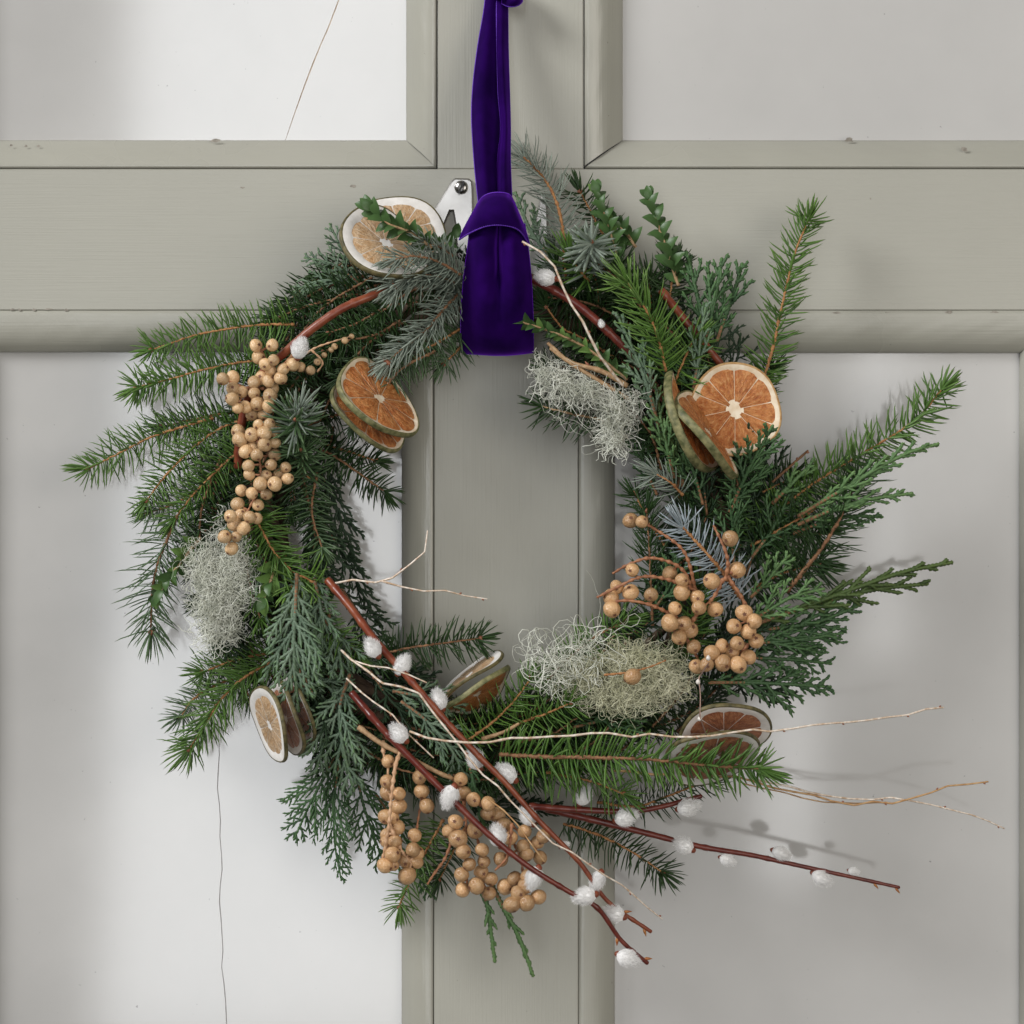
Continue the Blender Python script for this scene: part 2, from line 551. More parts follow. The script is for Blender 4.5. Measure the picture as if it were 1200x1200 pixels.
def moulding(name, o0, o1, i0, i1, kind, mat):
    """strip from outer edge o0-o1 to inner edge i0-i1 (pixel corners, mitred), profile across"""
    n = 15
    t = np.linspace(0, 1, n)
    if kind == 'flat':      # shallow ogee, slightly proud at the outer edge
        d = 1.2 - (PD + 0.2) * (0.55 * t + 0.45 * t ** 2.4)
        d[0] = 0.2
    elif kind == 'bead':    # plump convex strip
        d = 0.9 - (PD + 0.2) * (0.12 * t + 0.88 * t ** 2.3)
        d[0] = 0.0
    else:                   # quarter round
        tt = np.clip(t * 1.02, 0, 1)
        d = 0.0 - (PD - 1.0) * (1 - np.sqrt(np.maximum(0, 1 - (tt * 0.985) ** 2.3)))
        d[0] = -0.5
    o0, o1, i0, i1 = [np.array(x, float) for x in (o0, o1, i0, i1)]
    L = 60
    v = []
    for k in range(n):
        a = o0 + (i0 - o0) * t[k]
        b = o1 + (i1 - o1) * t[k]
        for s in np.linspace(0, 1, L):
            p = a + (b - a) * s
            wob = 0.10 * math.sin(s * 31 + k * .3) + 0.08 * math.sin(s * 77 + k)
            v.append(((p[0] - 600) * S, -(d[k] + wob) * .001, ZC + (600 - p[1]) * S))
    # lip going back at outer and inner edges
    for (e, k) in ((o0, 0), (i0, n - 1)):
        for s in range(L):
            q = list(v[k * L + s])
            q[1] = (PD + 3) * .001
            v.append(tuple(q))
    qs = []
    for k in range(n - 1):
        for s in range(L - 1):
            qs.append([k * L + s, k * L + s + 1, k * L + L + s + 1, k * L + L + s])
    for s in range(L - 1):
        qs.append([n * L + s, n * L + s + 1, s + 1, s])
        qs.append([(n - 1) * L + s, (n - 1) * L + s + 1, (n + 1) * L + s + 1, (n + 1) * L + s])
    mb = MB()
    mb.add(v, qs)
    return mb.build(name, mat, door, DO)


g = 1.3
# upper left panel: x -1..475, y ..160
moulding('moulding', (511.2, -420), (511.2, 196.4), (475, -420), (475, 160.5), 'bead', M['mould_v'])
moulding('moulding', (-56, 196.6), (511, 196.6), (-14, 160.5), (474.6, 160.7), 'flat', M['mould_h'])
moulding('moulding', (-55, -420), (-55, 196), (-14, -420), (-14, 160), 'flat', M['mould_v'])
# upper right panel
moulding('moulding', (685.2, -420), (685.2, 194.4), (731, -420), (731, 160.5), 'bead', M['mould_v'])
moulding('moulding', (685.6, 196.6), (1259, 196.6), (731.4, 160.7), (1216, 160.7), 'flat', M['mould_h'])
moulding('moulding', (1258, -420), (1258, 196), (1216, -420), (1216, 160), 'flat', M['mould_v'])
# lower left panel: x -1..470, y 412..
moulding('moulding', (-56, 364), (508, 364), (-14, 411), (470, 411), 'round', M['mould_h'])
moulding('moulding', (507.6, 364.6), (507.6, 1640), (469.8, 411.6), (469.8, 1640), 'round', M['mould_v'])
moulding('moulding', (-55, 364.6), (-55, 1640), (-14, 411.6), (-14, 1640), 'round', M['mould_v'])
# lower right panel
moulding('moulding', (678, 364), (1243, 364), (721, 412), (1200, 412), 'round', M['mould_h'])
moulding('moulding', (678.6, 364.6), (678.6, 1640), (721.2, 412.6), (721.2, 1640), 'round', M['mould_v'])
moulding('moulding', (1242, 364.6), (1242, 1640), (1200, 412.6), (1200, 1640), 'round', M['mould_v'])


def panel(x0, x1, y0, y1, crack=None, cmat='crackwood', label=None):
    """panel sheet; an optional crack (px points with widths in px) is a real open groove"""
    def q(px, py, mm=-PD):
        k = 1.0 + PD * .001 / CAM_D
        return ((px - 600) * S * k, -mm * .001, ZC + (600 - py) * S * k)
    mb = MB()
    if crack is None:
        mb.add([q(x0, y1), q(x1, y1), q(x1, y0), q(x0, y0)], [[0, 1, 2, 3]])
    else:
        ys = [y0] + [c[1] for c in crack] + [y1]
        xs = [crack[0][0]] + [c[0] for c in crack] + [crack[-1][0]]
        ws = [.62 * w for w in [crack[0][2]] + [c[2] for c in crack] + [crack[-1][2]]]
        n = len(ys)
        v = []
        for x, y, w in zip(xs, ys, ws):
            v += [q(x0, y), q(x - w / 2, y), q(x, y, -PD - 0.35), q(x + w / 2, y), q(x1, y)]
        mb.add(v, [[5 * k + a, 5 * k + 5 + a, 5 * k + 6 + a, 5 * k + 1 + a] for k in range(n - 1) for a in (0, 3)])
        mb.add(v, [[5 * k + a, 5 * k + 5 + a, 5 * k + 6 + a, 5 * k + 1 + a] for k in range(n - 1) for a in (1, 2)], m=1)
    o = mb.build('panel', [M['panel'], M[cmat]], door, DO, smooth=False)
    if label: o['label'] = label
    return o


panel(-70, 530, -420, 215, [(431, -110, 2.2), (411, -45, 2.4), (397, 0, 2.4), (385, 32, 2.6), (376, 52, 2.2), (367, 74, 2.8), (357, 100, 2.4), (347, 128, 1.8),
                            (337, 157, 1.0), (331, 175, .5)], 'crackwood', 'pale door panel with a slanting hairline crack')
panel(670, 1270, -420, 215)
cr = [(250, 740, .3), (252, 800, .5), (256, 850, .9), (257, 885, 1.6)]
yy = 905
rs = random.Random(3)
for x in (256, 255, 257, 259, 258, 259, 260, 258, 257, 259, 260, 261, 260, 262, 264, 265, 266, 267, 268, 270):
    cr.append((x + rs.uniform(-.6, .6), yy, rs.uniform(1.4, 2.1)))
    yy += 19
panel(-70, 530, 345, 1640, cr, 'crackgrey', 'pale door panel with a wavering vertical crack')
panel(670, 1270, 345, 1640)

# paint chips and nail dents along the joints
rs = random.Random(5)
mbc = MB()
for (x, y, w, h, mm) in ((14, 362.6, 3, 1.4, .15), (23, 363, 2.4, 2, .15), (40, 363, 2.6, 2.2, .15), (57, 362.2, 5, 1.2, .15), (78, 363, 3, 2, .15), (1112, 366, 6, 2.4, .0),
                         (1166, 366, 7, 1.8, .0), (1040, 367, 5, 1.6, .0), (980, 366.5, 5, 1.5, .0), (284, 220, 3, 1.2, .15), (1020, 233, 1.5, 1.5, .15), (1130, 175, 5, 3, -2.6),
                         (995, 164, 6, 3, -8.6), (252, 165, 7, 2.5, -8.0), (13, 170, 2, 1.6, -5.2), (30, 171, 2, 1.6, -5.2), (45, 171, 2.4, 1.6, -5.2), (414, 218, 4, 2.4, .15)):
    n = 9
    v = [P(x, y, mm)]
    for j in range(n):
        a = j * 2 * math.pi / n
        k = rs.uniform(.55, 1.1)
        v.append(P(x + w * k * math.cos(a), y + h * k * math.sin(a), mm - .1))
    mbc.add(v, None, [[0, 1 + (j + 1) % n, 1 + j] for j in range(n)])
o = mbc.build('paint_chips', M['chip'], door, DO)
o['kind'] = 'stuff'

# wall that the door stands in, seen only from further aside
mbw = MB()
mbw.add([(-3, .05, -0.2), (3, .05, -0.2), (3, .05, 4), (-3, .05, 4)], [[0, 1, 2, 3]])
tag(mbw.build('wall', M['wall']), 'plain painted wall behind the door', kind='structure')

# ------------------------------------------------------------------ metal fixture behind the ribbon
fix = tag(link('door_fitting', None, loc=P(545, 260, 0)), 'silver metal V-shaped fitting screwed to the door behind the ribbon', 'fitting')
FO = np.array(fix.location)


def plate(poly, z0, z1, bev, mat, name, parent, off):
    """extruded pixel polygon with a rounded front edge"""
    poly = np.array(poly, float)
    nx = np.roll(poly, -1, 0) - poly
    nx = nx / np.linalg.norm(nx, axis=1, keepdims=True)
    nn = np.stack([nx[:, 1], -nx[:, 0]], 1)
    area2 = np.sum(poly[:, 0] * np.roll(poly[:, 1], -1) - np.roll(poly[:, 0], -1) * poly[:, 1])
    sg = -1 if area2 > 0 else 1
    vn = nn + np.roll(nn, 1, 0)
    vn = sg * vn / np.maximum(0.35, np.linalg.norm(vn, axis=1, keepdims=True) ** 2) * 2 * 0.5 * 2
    import bmesh
    bm = bmesh.new()
    rows = []
    for ins, z in ((0, z0), (0, z1 - bev), (.3, z1 - bev * .45), (1.0, z1)):
        rows.append([bm.verts.new(P(*(p + v * ins * bev * 2 * .5), z) - off) for p, v in zip(poly, vn)])
    n = len(poly)
    for a, b in zip(rows[:-1], rows[1:]):
        for j in range(n):
            bm.faces.new((a[j], a[(j + 1) % n], b[(j + 1) % n], b[j]))
    bm.faces.new(rows[-1])
    bmesh.ops.recalc_face_normals(bm, faces=bm.faces)
    me = bpy.data.meshes.new(name)
    bm.to_mesh(me)
    bm.free()
    me.materials.append(mat)
    return link(name, me, parent)


plate([(529, 212), (533, 208.5), (549, 209), (553.5, 212), (554.5, 222), (555.5, 330), (537, 330), (533, 262), (530.5, 247.5), (527.5, 247.5),
       (519, 268), (500, 330), (481, 330), (494, 276), (507, 248)], 0.1, 4.5, 2.0, M['metal'], 'plate', fix, FO)
plate([(634, 226), (638, 224), (641, 232), (645, 330), (612, 330), (623, 282), (628, 255)], 0.1, 4.5, 2.0, M['metal'], 'plate', fix, FO)
mbs = MB()
ring = []
for (rr, mm) in ((8.2, 4.5), (8.0, 5.6), (6.6, 6.5), (4, 7.1), (0.1, 7.3)):
    ring.append([P(540.5 + rr * math.cos(a), 219.5 + rr * math.sin(a), mm) for a in np.linspace(0, 2 * math.pi, 20, endpoint=False)])
v = np.array(ring).reshape(-1, 3)
qs = [[k * 20 + j, k * 20 + 20 + j, k * 20 + 20 + (j + 1) % 20, k * 20 + (j + 1) % 20] for k in range(4) for j in range(20)]
mbs.add(v, qs)
screw = mbs.build('screw', M['screw'], fix, FO)
ca, sa = math.cos(R(-66)), math.sin(R(-66))
mbs = MB()
cs = [(-8, -1.2), (8, -1.2), (8, 1.2), (-8, 1.2)]
v = [P(540.5 + x * ca - y * sa, 219.5 + x * sa + y * ca, mm) for mm in (7.45, 5.0) for x, y in cs]
mbs.add(v, [[0, 3, 2, 1], [0, 1, 5, 4], [1, 2, 6, 5], [2, 3, 7, 6], [3, 0, 4, 7]])
mbs.build('slot', M['crackdark'], screw, None, smooth=False).location = Vector(-FO)

# ------------------------------------------------------------------ the wreath
CX, CY = 570, 610
wreath = tag(link('wreath', None), 'round evergreen wreath with dried orange slices, tan berries and pussy willow hanging on the door', 'wreath')
wreath.location = P(CX, CY, 0)
WO = np.array(wreath.location)
CLAMP = -0.0006


def sprig(kind, pts, nlen=26, width=2.2, dens=1.9, flat=0.6, ang=(84, 68), bend=0.16, stem=2.9, bark='bark_or', bud=True, name=None, label=None, gap=0.0,
          seed=None, tipn=20, updir=VIEW, lite=False):
    """needled twig: stem mesh with its needles as one sub-part; lengths in photo pixels, path base -> tip"""
    rg = np.random.default_rng(seed if seed is not None else int(abs(pts[0][0] * 13 + pts[-1][1] * 7 + pts[-1][0])))
    p = path(pts, step=0.0012)
    p = p + rg.normal(0, .00012, p.shape)
    Tn = tangents(p)
    n1, n2 = frames(Tn, updir)
    Lm = np.linalg.norm(np.diff(p, axis=0), axis=1).sum() * 1000
    u = np.linspace(0, 1, len(p))
    mb = MB()
    rad = stem * .5 * S * (1.25 - .6 * u) * (1 + .2 * np.sin(np.arange(len(p)) * 2.1) + rg.normal(0, .13, len(p)))
    tube(mb, p, rad, 6)
    if bud:
        b = p[-1] + np.outer(np.linspace(-.3, 1.0, 6), Tn[-1]) * (5.5 * S)
        tube(mb, b, np.array([.6, 1.1, 1.25, 1.0, .55, .12]) * 2.7 * S * (1 if bud is True else bud), 7, m=1)
    nm = name or ('fir_sprig' if kind.startswith('fir') else 'spruce_sprig')
    so = mb.build(nm, [M[bark], M['bud']], wreath, WO, clampy=CLAMP)
    if label: so['label'] = label
    # needles
    Nn = int(Lm * dens * 1.45)
    width = width * 1.18
    nlen = nlen * 1.16
    uu = np.clip((np.arange(Nn) + rg.uniform(-.5, .5, Nn)) / Nn, gap, 1)
    idx = uu * (len(p) - 1)
    i0 = np.clip(idx.astype(int), 0, len(p) - 2)
    fr = (idx - i0)[:, None]
    lerp = lambda A: A[i0] * (1 - fr) + A[i0 + 1] * fr
    B, T_, a_, b_ = lerp(p), nrm(lerp(Tn)), lerp(n1), lerp(n2)
    phi = np.arange(Nn) * 2.39996 + rg.normal(0, .25, Nn)
    ends = np.abs((Tn * VIEW).sum(1)).mean() > .6
    fl = 1.0 if ends else flat
    rad_d = nrm(a_ * np.cos(phi)[:, None] + b_ * (np.sin(phi) * fl + (0 if ends else .12))[:, None])
    A = np.radians(ang[0] + (ang[1] - ang[0]) * np.clip((uu - .25) / .75, 0, 1) ** 1.6 + rg.normal(0, 10, Nn))
    D = T_ * np.cos(A)[:, None] + rad_d * np.sin(A)[:, None]
    Ls = nlen * S * (rg.uniform(.68, 1.14, Nn)) * (1 - .12 * uu ** 3) * (1 - .15 * np.abs(np.sin(phi)) * (0 if ends else 1))
    tint = np.clip(rg.normal(.5, .28, Nn), 0, 1)
    if not ends:            # the side towards the viewer is parted, so the stem shows
        keep = ((np.sin(phi) < .62) | (rg.random(Nn) < .34)) & (rg.random(Nn) > .05)
        B, D, T_, Ls, tint = B[keep], D[keep], T_[keep], Ls[keep], tint[keep]
    if tipn:
        ph = rg.uniform(0, 2 * math.pi, tipn)
        At = np.radians(rg.uniform(6, 84, tipn))
        Dt = Tn[-1] * np.cos(At)[:, None] + (n1[-1] * np.cos(ph)[:, None] + n2[-1] * np.sin(ph)[:, None]) * np.sin(At)[:, None]
        B = np.vstack([B, np.repeat(p[-1][None], tipn, 0) - Tn[-1] * rg.uniform(0, 3 * S, tipn)[:, None]])
        D = np.vstack([D, Dt])
        T_ = np.vstack([T_, np.repeat(Tn[-1][None], tipn, 0)])
        Ls = np.concatenate([Ls, nlen * S * rg.uniform(.7, 1.0, tipn)])
        tint = np.concatenate([tint, rg.uniform(.3, 1, tipn)])
    D = nrm(D + rg.normal(0, .06, D.shape))
    U = T_ + VIEW * .25
    U = np.where((np.abs((nrm(U) * D).sum(1)) > .97)[:, None], VIEW + np.array([.3, 0, .1]), U)
    mb = MB()
    needles(mb, B, D, U, Ls, width * S * rg.uniform(.8, 1.15, len(B)), bend * rg.uniform(.3, 1.7, len(B)), tint)
    no = mb.build('needles', M[kind], so, WO, clampy=CLAMP)
    no['kind'] = 'stuff'
    return so


def scaly(mb, p0, d0, curve, L, w, rg, tint, up, step=0.0009):
    """one scale-covered branchlet; returns its centre line"""
    n = max(4, int(L / step))
    t = np.linspace(0, 1, n)[:, None]
    p = p0 + d0 * L * t + curve * L * t * t
    r = w * .5 * (1.0 - .35 * t[:, 0]) * np.where(np.arange(n) % 2 == 0, 1.15, .72)
    r[-1] *= .4
    c = np.stack([np.clip(np.full(n, tint) + rg.normal(0, .12, n), 0, 1), np.clip(t[:, 0] * 1.0, 0, 1), np.where(np.arange(n) % 2 == 0, .1, .6)], 1)
    tube(mb, p, r, 4, c, flat=.6, up=up)
    return p


def cypress(kind, pts, wmax=34, lw=3.2, spacing=7.5, sub=True, ang=40, tilt=0.35, seed=None, label=None, prof=.35, subang=34, droop=0.0, bark='bark_br', name='cypress_sprig', sublen=.42):
    """flat scale-leaved spray: stem mesh with its foliage as one sub-part; path base -> tip"""
    rg = np.random.default_rng(seed if seed is not None else int(abs(pts[0][0] * 3 + pts[-1][1] * 17 + pts[-1][0] * 5)))
    p = path(pts, step=0.0012)
    Tn = tangents(p)
    u = np.linspace(0, 1, len(p))
    lw, spacing = lw * 1.22, spacing * 1.1
    nv = nrm(VIEW + rg.normal(0, tilt, 3) * np.array([1, .2, 1]))
    Lt = np.linalg.norm(np.diff(p, axis=0), axis=1).sum()
    mbs = MB()
    k = max(3, int(len(p) * .3))
    tube(mbs, p[:k], np.linspace(.5, .34, k) * max(lw, 3) * S, 5)
    so = mbs.build(name, M[bark], wreath, WO, clampy=CLAMP)
    if label: so['label'] = label
    mb = MB()
    n = len(p)
    alt = np.where(np.arange(n) % 2 == 0, 1.15, .75)
    c = np.stack([np.full(n, .5), u, np.where(np.arange(n) % 2 == 0, .1, .6)], 1)
    tube(mb, p, lw * .62 * S * (1.05 - .4 * u) * alt, 4, c, flat=.6, up=nv)
    cnt = max(5, int(Lt / (spacing * S)))
    sg = 1
    for j in range(cnt):
        uu = (j + rg.uniform(.2, .8)) / cnt * .97 + .02
        i = min(int(uu * (n - 1)), n - 2)
        T_ = Tn[i]
        side = nrm(np.cross(nv, T_)) * sg
        sg = -sg
        pr = (uu / prof) ** .7 if uu < prof else ((1 - uu) / (1 - prof)) ** .8
        Ll = S * (wmax * (.18 + .92 * pr) * rg.uniform(.75, 1.15))
        a = R(ang + rg.normal(0, 6))
        d = nrm(T_ * math.cos(a) + side * math.sin(a) + nv * rg.normal(0, .16))
        cv = T_ * .28 + np.array([0, 0, -1]) * droop + nv * rg.normal(0, .12)
        tt = float(np.clip(rg.normal(.5, .28), 0, 1))
        q = scaly(mb, p[i], d, cv, Ll, lw * S, rg, tt, nv)
        if sub and Ll > 7 * S:
            ns = max(2, int(Ll / (spacing * .62 * S)))
            s2 = 1 if rg.random() > .5 else -1
            for h in range(ns):
                vv = (h + rg.uniform(.3, .8)) / ns * .9 + .08
                ii = min(int(vv * (len(q) - 1)), len(q) - 2)
                tq = nrm(q[ii + 1] - q[ii])
                sd = nrm(np.cross(nv, tq)) * s2
                s2 = -s2
                a2 = R(subang + rg.normal(0, 6))
                d2 = nrm(tq * math.cos(a2) + sd * math.sin(a2) + nv * rg.normal(0, .15))
                L2 = Ll * sublen * (1.05 - .75 * vv) * rg.uniform(.7, 1.2) + 2.0 * S
                scaly(mb, q[ii], d2, tq * .2, L2, lw * .86 * S, rg, float(np.clip(tt + rg.normal(0, .15), 0, 1)), nv)
    fo = mb.build('foliage', M[kind], so, WO, clampy=CLAMP)
    fo['kind'] = 'stuff'
    return so


# ---- vine ring that carries everything
mb = MB()
for k in range(7):
    ph, tw = k * 2 * math.pi / 7, 3 + k % 3
    th = np.linspace(0, 2 * math.pi, 150)
    rr = 262 + 22 * np.cos(tw * th + ph) + 3 * np.sin(11 * th + k)
    dd = 24 + 11 * np.sin(tw * th + ph)
    p = np.array([P(CX + r * math.cos(a), CY - r * math.sin(a), d) for r, a, d in zip(rr, th, dd)])
    tube(mb, p, (5.5 + (k % 3)) * S * (1 + .08 * np.sin(th * 37 + k)), 7)
tag(mb.build('vine_ring', M['vine'], wreath, WO), 'dark twisted vine ring inside the wreath')

# ---- filler foliage packed round the ring, coloured dark to paint in shade
rs = random.Random(21)


def polar(r, deg, d):
    a = math.radians(deg)
    return (CX + r * math.cos(a), CY - r * math.sin(a), d)


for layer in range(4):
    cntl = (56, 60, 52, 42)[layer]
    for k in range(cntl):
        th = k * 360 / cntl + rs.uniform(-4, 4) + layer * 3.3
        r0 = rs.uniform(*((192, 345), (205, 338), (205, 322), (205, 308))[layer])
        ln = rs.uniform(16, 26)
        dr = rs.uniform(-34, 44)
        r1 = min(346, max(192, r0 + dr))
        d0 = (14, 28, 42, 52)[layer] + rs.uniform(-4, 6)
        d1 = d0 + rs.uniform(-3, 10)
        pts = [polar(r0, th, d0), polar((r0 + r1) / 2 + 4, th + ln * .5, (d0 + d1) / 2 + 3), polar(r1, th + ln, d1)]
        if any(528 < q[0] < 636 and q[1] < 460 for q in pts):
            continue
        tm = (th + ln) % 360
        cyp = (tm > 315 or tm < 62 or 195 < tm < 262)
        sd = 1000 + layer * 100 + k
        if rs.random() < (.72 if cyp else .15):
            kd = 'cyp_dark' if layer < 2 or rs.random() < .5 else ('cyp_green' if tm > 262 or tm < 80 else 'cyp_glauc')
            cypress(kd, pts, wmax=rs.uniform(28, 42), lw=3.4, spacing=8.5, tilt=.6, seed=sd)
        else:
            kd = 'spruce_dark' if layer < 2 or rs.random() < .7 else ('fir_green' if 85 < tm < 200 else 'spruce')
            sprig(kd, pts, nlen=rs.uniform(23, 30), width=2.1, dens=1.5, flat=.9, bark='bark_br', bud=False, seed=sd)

# ---- traced needled sprigs
sp = sprig
sp('spruce', [(345, 380, 50), (300, 381, 46), (258, 387, 44), (225, 394, 42), (178, 410, 36)], 29, label='spruce sprig reaching left above the berry cluster, topmost on the left')
sp('spruce', [(330, 420, 52), (280, 425, 50), (240, 433, 48), (200, 444, 42), (160, 454, 36)], 30, 2.4, dens=2.2, label='spruce sprig pointing left with a bare bud at its tip')
sp('spruce', [(250, 490, 38), (215, 500, 36), (175, 513, 32), (140, 531, 28), (104, 549, 24)], 31, 2.1, label='spruce sprig reaching furthest left on the wreath')
sp('fir_green', [(300, 480, 30), (260, 485, 30), (225, 492, 26), (190, 500, 22)], 28, 2.1, flat=.9)
sp('spruce', [(300, 490, 44), (262, 500, 42), (225, 526, 38), (192, 560, 34), (172, 586, 30)], 28, 2.2)
sp('spruce', [(290, 520, 50), (258, 548, 48), (226, 580, 46), (205, 608, 44)], 30, 2.1, bud=False)
sp('fir_green', [(285, 545, 34), (240, 570, 32), (205, 590, 28), (175, 600, 24)], 28, 1.9, flat=.9)
sp('fir_green', [(208, 604, 44), (196, 632, 44), (185, 660, 44), (178, 695, 42), (177, 740, 38)], 39, 1.9, dens=1.6, flat=.45, ang=(72, 40), bend=.16, tipn=18, bud=1.3, bark='bark_br', label='long-needled spruce sprig hanging down at the far left')
sp('spruce', [(292, 590, 58), (306, 620, 64), (320, 645, 66), (338, 665, 66), (356, 680, 62)], 38, 2.4, dens=2.0, flat=.6, ang=(74, 45), bark='bark_or', bud=False, label='spruce sprig slanting down below the long berry cluster')
sp('spruce', [(330, 770, 44), (300, 785, 48), (275, 803, 50), (255, 825, 50), (240, 850, 48), (222, 877, 44)], 36, 2.1, dens=2.4, flat=.6, ang=(68, 48), bend=.2, bud=1.3, label='spruce sprig with bud tip beside the pale orange slices')
sp('spruce', [(320, 765, 34), (290, 770, 36), (262, 778, 34), (238, 788, 28)], 30, 1.9, dens=2.2, flat=.8)
sp('fir_green', [(300, 790, 26), (260, 800, 24), (228, 818, 20), (212, 840, 16)], 28, 1.8, flat=.8)
sp('spruce', [(880, 500, 30), (893, 450, 38), (905, 410, 40), (914, 370, 40), (923, 330, 38), (932, 295, 36), (948, 256, 32)], 31, 2.5, dens=1.6, ang=(70, 54), bud=False, stem=3.4, label='upright spruce sprig at the upper right above the orange slice')
sp('spruce_dark', [(880, 480, 28), (890, 455, 30), (905, 432, 30)], 26, 2.2)
sp('spruce', [(880, 630, 36), (920, 592, 44), (960, 562, 46), (1010, 532, 46), (1050, 508, 44), (1080, 485, 40), (1104, 456, 36)], 33, 2.7, dens=1.7, ang=(72, 54), bud=False, bark='bark_or', label='long spruce sprig reaching up at the far right')
sp('spruce_dark', [(922, 694, 50), (945, 665, 54), (966, 638, 56), (984, 608, 56), (993, 586, 54), (1006, 560, 50)], 40, 1.8, dens=1.5, flat=.5, ang=(74, 50), bend=.2, stem=4.4, bark='bark_br', bud=False)
sp('spruce_dark', [(880, 640, 46), (915, 620, 50), (950, 600, 50), (985, 575, 46)], 36, 2.0, dens=1.6, flat=.7)
sp('spruce', [(585, 884, 74), (640, 887, 80), (700, 888, 84), (760, 890, 86), (830, 897, 86), (890, 901, 82)], 37, 3.1, dens=1.55, flat=.5, ang=(76, 62), bend=.08, stem=4.5, bark='bark_br', bud=False, tipn=20, label='dense horizontal spruce sprig across the bottom right')
sp('spruce_dark', [(440, 770, 56), (475, 760, 60), (510, 755, 60), (562, 748, 54)], 28, 2.1, dens=2.2, flat=.7, bark='bark_br', label='spruce sprig pointing into the opening at the lower left')
sp('spruce_dark', [(375, 525, 38), (400, 540, 44), (428, 560, 46), (452, 577, 44)], 26, 2.3, dens=1.9, flat=.45, bark='bark_br', bud=False)
sp('spruce_dark', [(380, 520, 32), (410, 530, 36), (440, 540, 36)], 24, 2.2, dens=1.5)
sp('spruce_dark', [(735, 500, 44), (705, 492, 48), (670, 485, 48), (634, 476, 42)], 30, 2.2, dens=1.5, flat=.5, bark='bark_tan', bud=False, label='spruce sprig pointing left into the opening under the pale lichen')
sp('spruce_bright', [(780, 435, 66), (774, 405, 74), (762, 372, 80), (748, 350, 82), (735, 330, 82)], 40, 2.5, dens=1.9, flat=.8, ang=(58, 40), bud=False, label='bright green spruce sprig right of the ribbon')
sp('spruce', [(790, 450, 60), (800, 425, 64), (812, 400, 64)], 38, 2.3, dens=1.8, flat=.9)
sp('fir', [(662, 335, 34), (661, 285, 36), (655, 246, 36), (642, 216, 30), (626, 196, 22), (613, 184, 14)], 36, 1.8, dens=1.7, flat=.5, ang=(72, 56), bend=.30, stem=4.2, bark='bark_or', bud=False, label='silvery fir sprig right behind the ribbon')
sp('fir', [(684, 322, 60), (689, 300, 68), (694, 284, 84)], 32, 3.4, dens=1.6, flat=1, ang=(72, 66), bend=.0, tipn=6, bud=.7, stem=3.4)
sp('spruce', [(690, 330, 56), (680, 318, 62), (668, 300, 64)], 36, 2.4, dens=1.6, flat=1, ang=(70, 50), bud=False)
sp('fir', [(545, 352, 40), (530, 330, 62), (500, 322, 74), (478, 326, 80), (462, 335, 82)], 32, 2.2, dens=2.6, flat=.8, ang=(72, 50), bend=.3, bark='bark_br', bud=1.8, label='silvery fir sprig with a round bud left of the ribbon')
sp('fir', [(536, 345, 56), (520, 362, 64), (498, 388, 70), (472, 408, 72), (455, 424, 72)], 29, 2.1, dens=2.6, flat=.8, ang=(66, 48), bend=.3, bark='bark_br', bud=2.0, label='silvery fir sprig with a pink bud above the orange slice pair')
sp('fir_green', [(540, 385, 44), (515, 400, 50), (490, 415, 52), (478, 428, 50)], 28, 2.1, dens=2.2, flat=.9)
sp('fir_green', [(545, 395, 36), (535, 412, 38), (520, 425, 38)], 26, 2.0, dens=2.0, flat=.9)
sp('fir_green', [(352, 525, 60), (349, 510, 70), (346, 492, 88)], 36, 2.5, dens=1.9, flat=1, ang=(78, 62), bend=.12, tipn=10, bud=.8, label='star of fir needles facing the viewer beside the berries')
sp('fir', [(348, 508, 74), (346, 495, 84), (352, 478, 92)], 34, 2.3, dens=1.6, flat=1, ang=(70, 46), bend=.1, tipn=8, bud=False)
sp('fir_green', [(362, 560, 54), (355, 545, 62), (353, 528, 76)], 33, 2.2, dens=1.7, flat=1, ang=(78, 62), bend=.12, tipn=8, bud=.7)
sp('fir_blue', [(868, 700, 62), (850, 674, 70), (826, 646, 74), (800, 618, 74)], 34, 2.2, dens=1.6, flat=.5, ang=(74, 54), bend=.16, stem=5, bark='bark_or', bud=False, label='blue fir sprig above the right berry cluster')
sp('spruce_dark', [(765, 735, 48), (763, 690, 52), (761, 645, 52), (758, 600, 48)], 32, 2.0, dens=1.6, flat=.6, ang=(64, 40), bark='bark_br')
sp('spruce_dark', [(780, 640, 36), (760, 610, 38), (745, 580, 36)], 26, 2.0, dens=1.7, flat=.8)
sp('fir', [(800, 580, 60), (785, 565, 66), (768, 555, 66)], 30, 1.9, dens=1.3, flat=.8, ang=(66, 45), bend=.2, bud=False)
sp('spruce_dark', [(660, 965, 34), (700, 978, 34), (740, 998, 32), (776, 1022, 28)], 30, 2.1, dens=1.6, flat=.6, bark='bark_or', label='spruce sprig at the bottom behind the right willow branch')
sp('spruce_dark', [(700, 940, 30), (745, 945, 30), (790, 930, 28), (830, 915, 26)], 28, 1.9, dens=1.5, flat=.7)
sp('spruce', [(520, 960, 40), (495, 1005, 42), (475, 1045, 40), (468, 1062, 38)], 27, 2.0, dens=1.6, flat=.8)
sp('spruce_dark', [(545, 970, 34), (530, 1000, 34), (515, 1030, 32)], 26, 2.1, dens=1.7)
sp('spruce', [(545, 870, 66), (575, 848, 70), (602, 822, 70), (622, 795, 66)], 28, 2.4, dens=1.6, flat=.8, label='small spruce sprig beside the edge-on orange slices')
sp('spruce', [(600, 850, 64), (635, 838, 68), (668, 824, 66)], 28, 2.4, dens=1.6, flat=.9)
sp('spruce', [(640, 800, 54), (668, 770, 58), (700, 745, 58), (732, 728, 54)], 30, 2.4, dens=1.6, flat=.7, bark='bark_br')
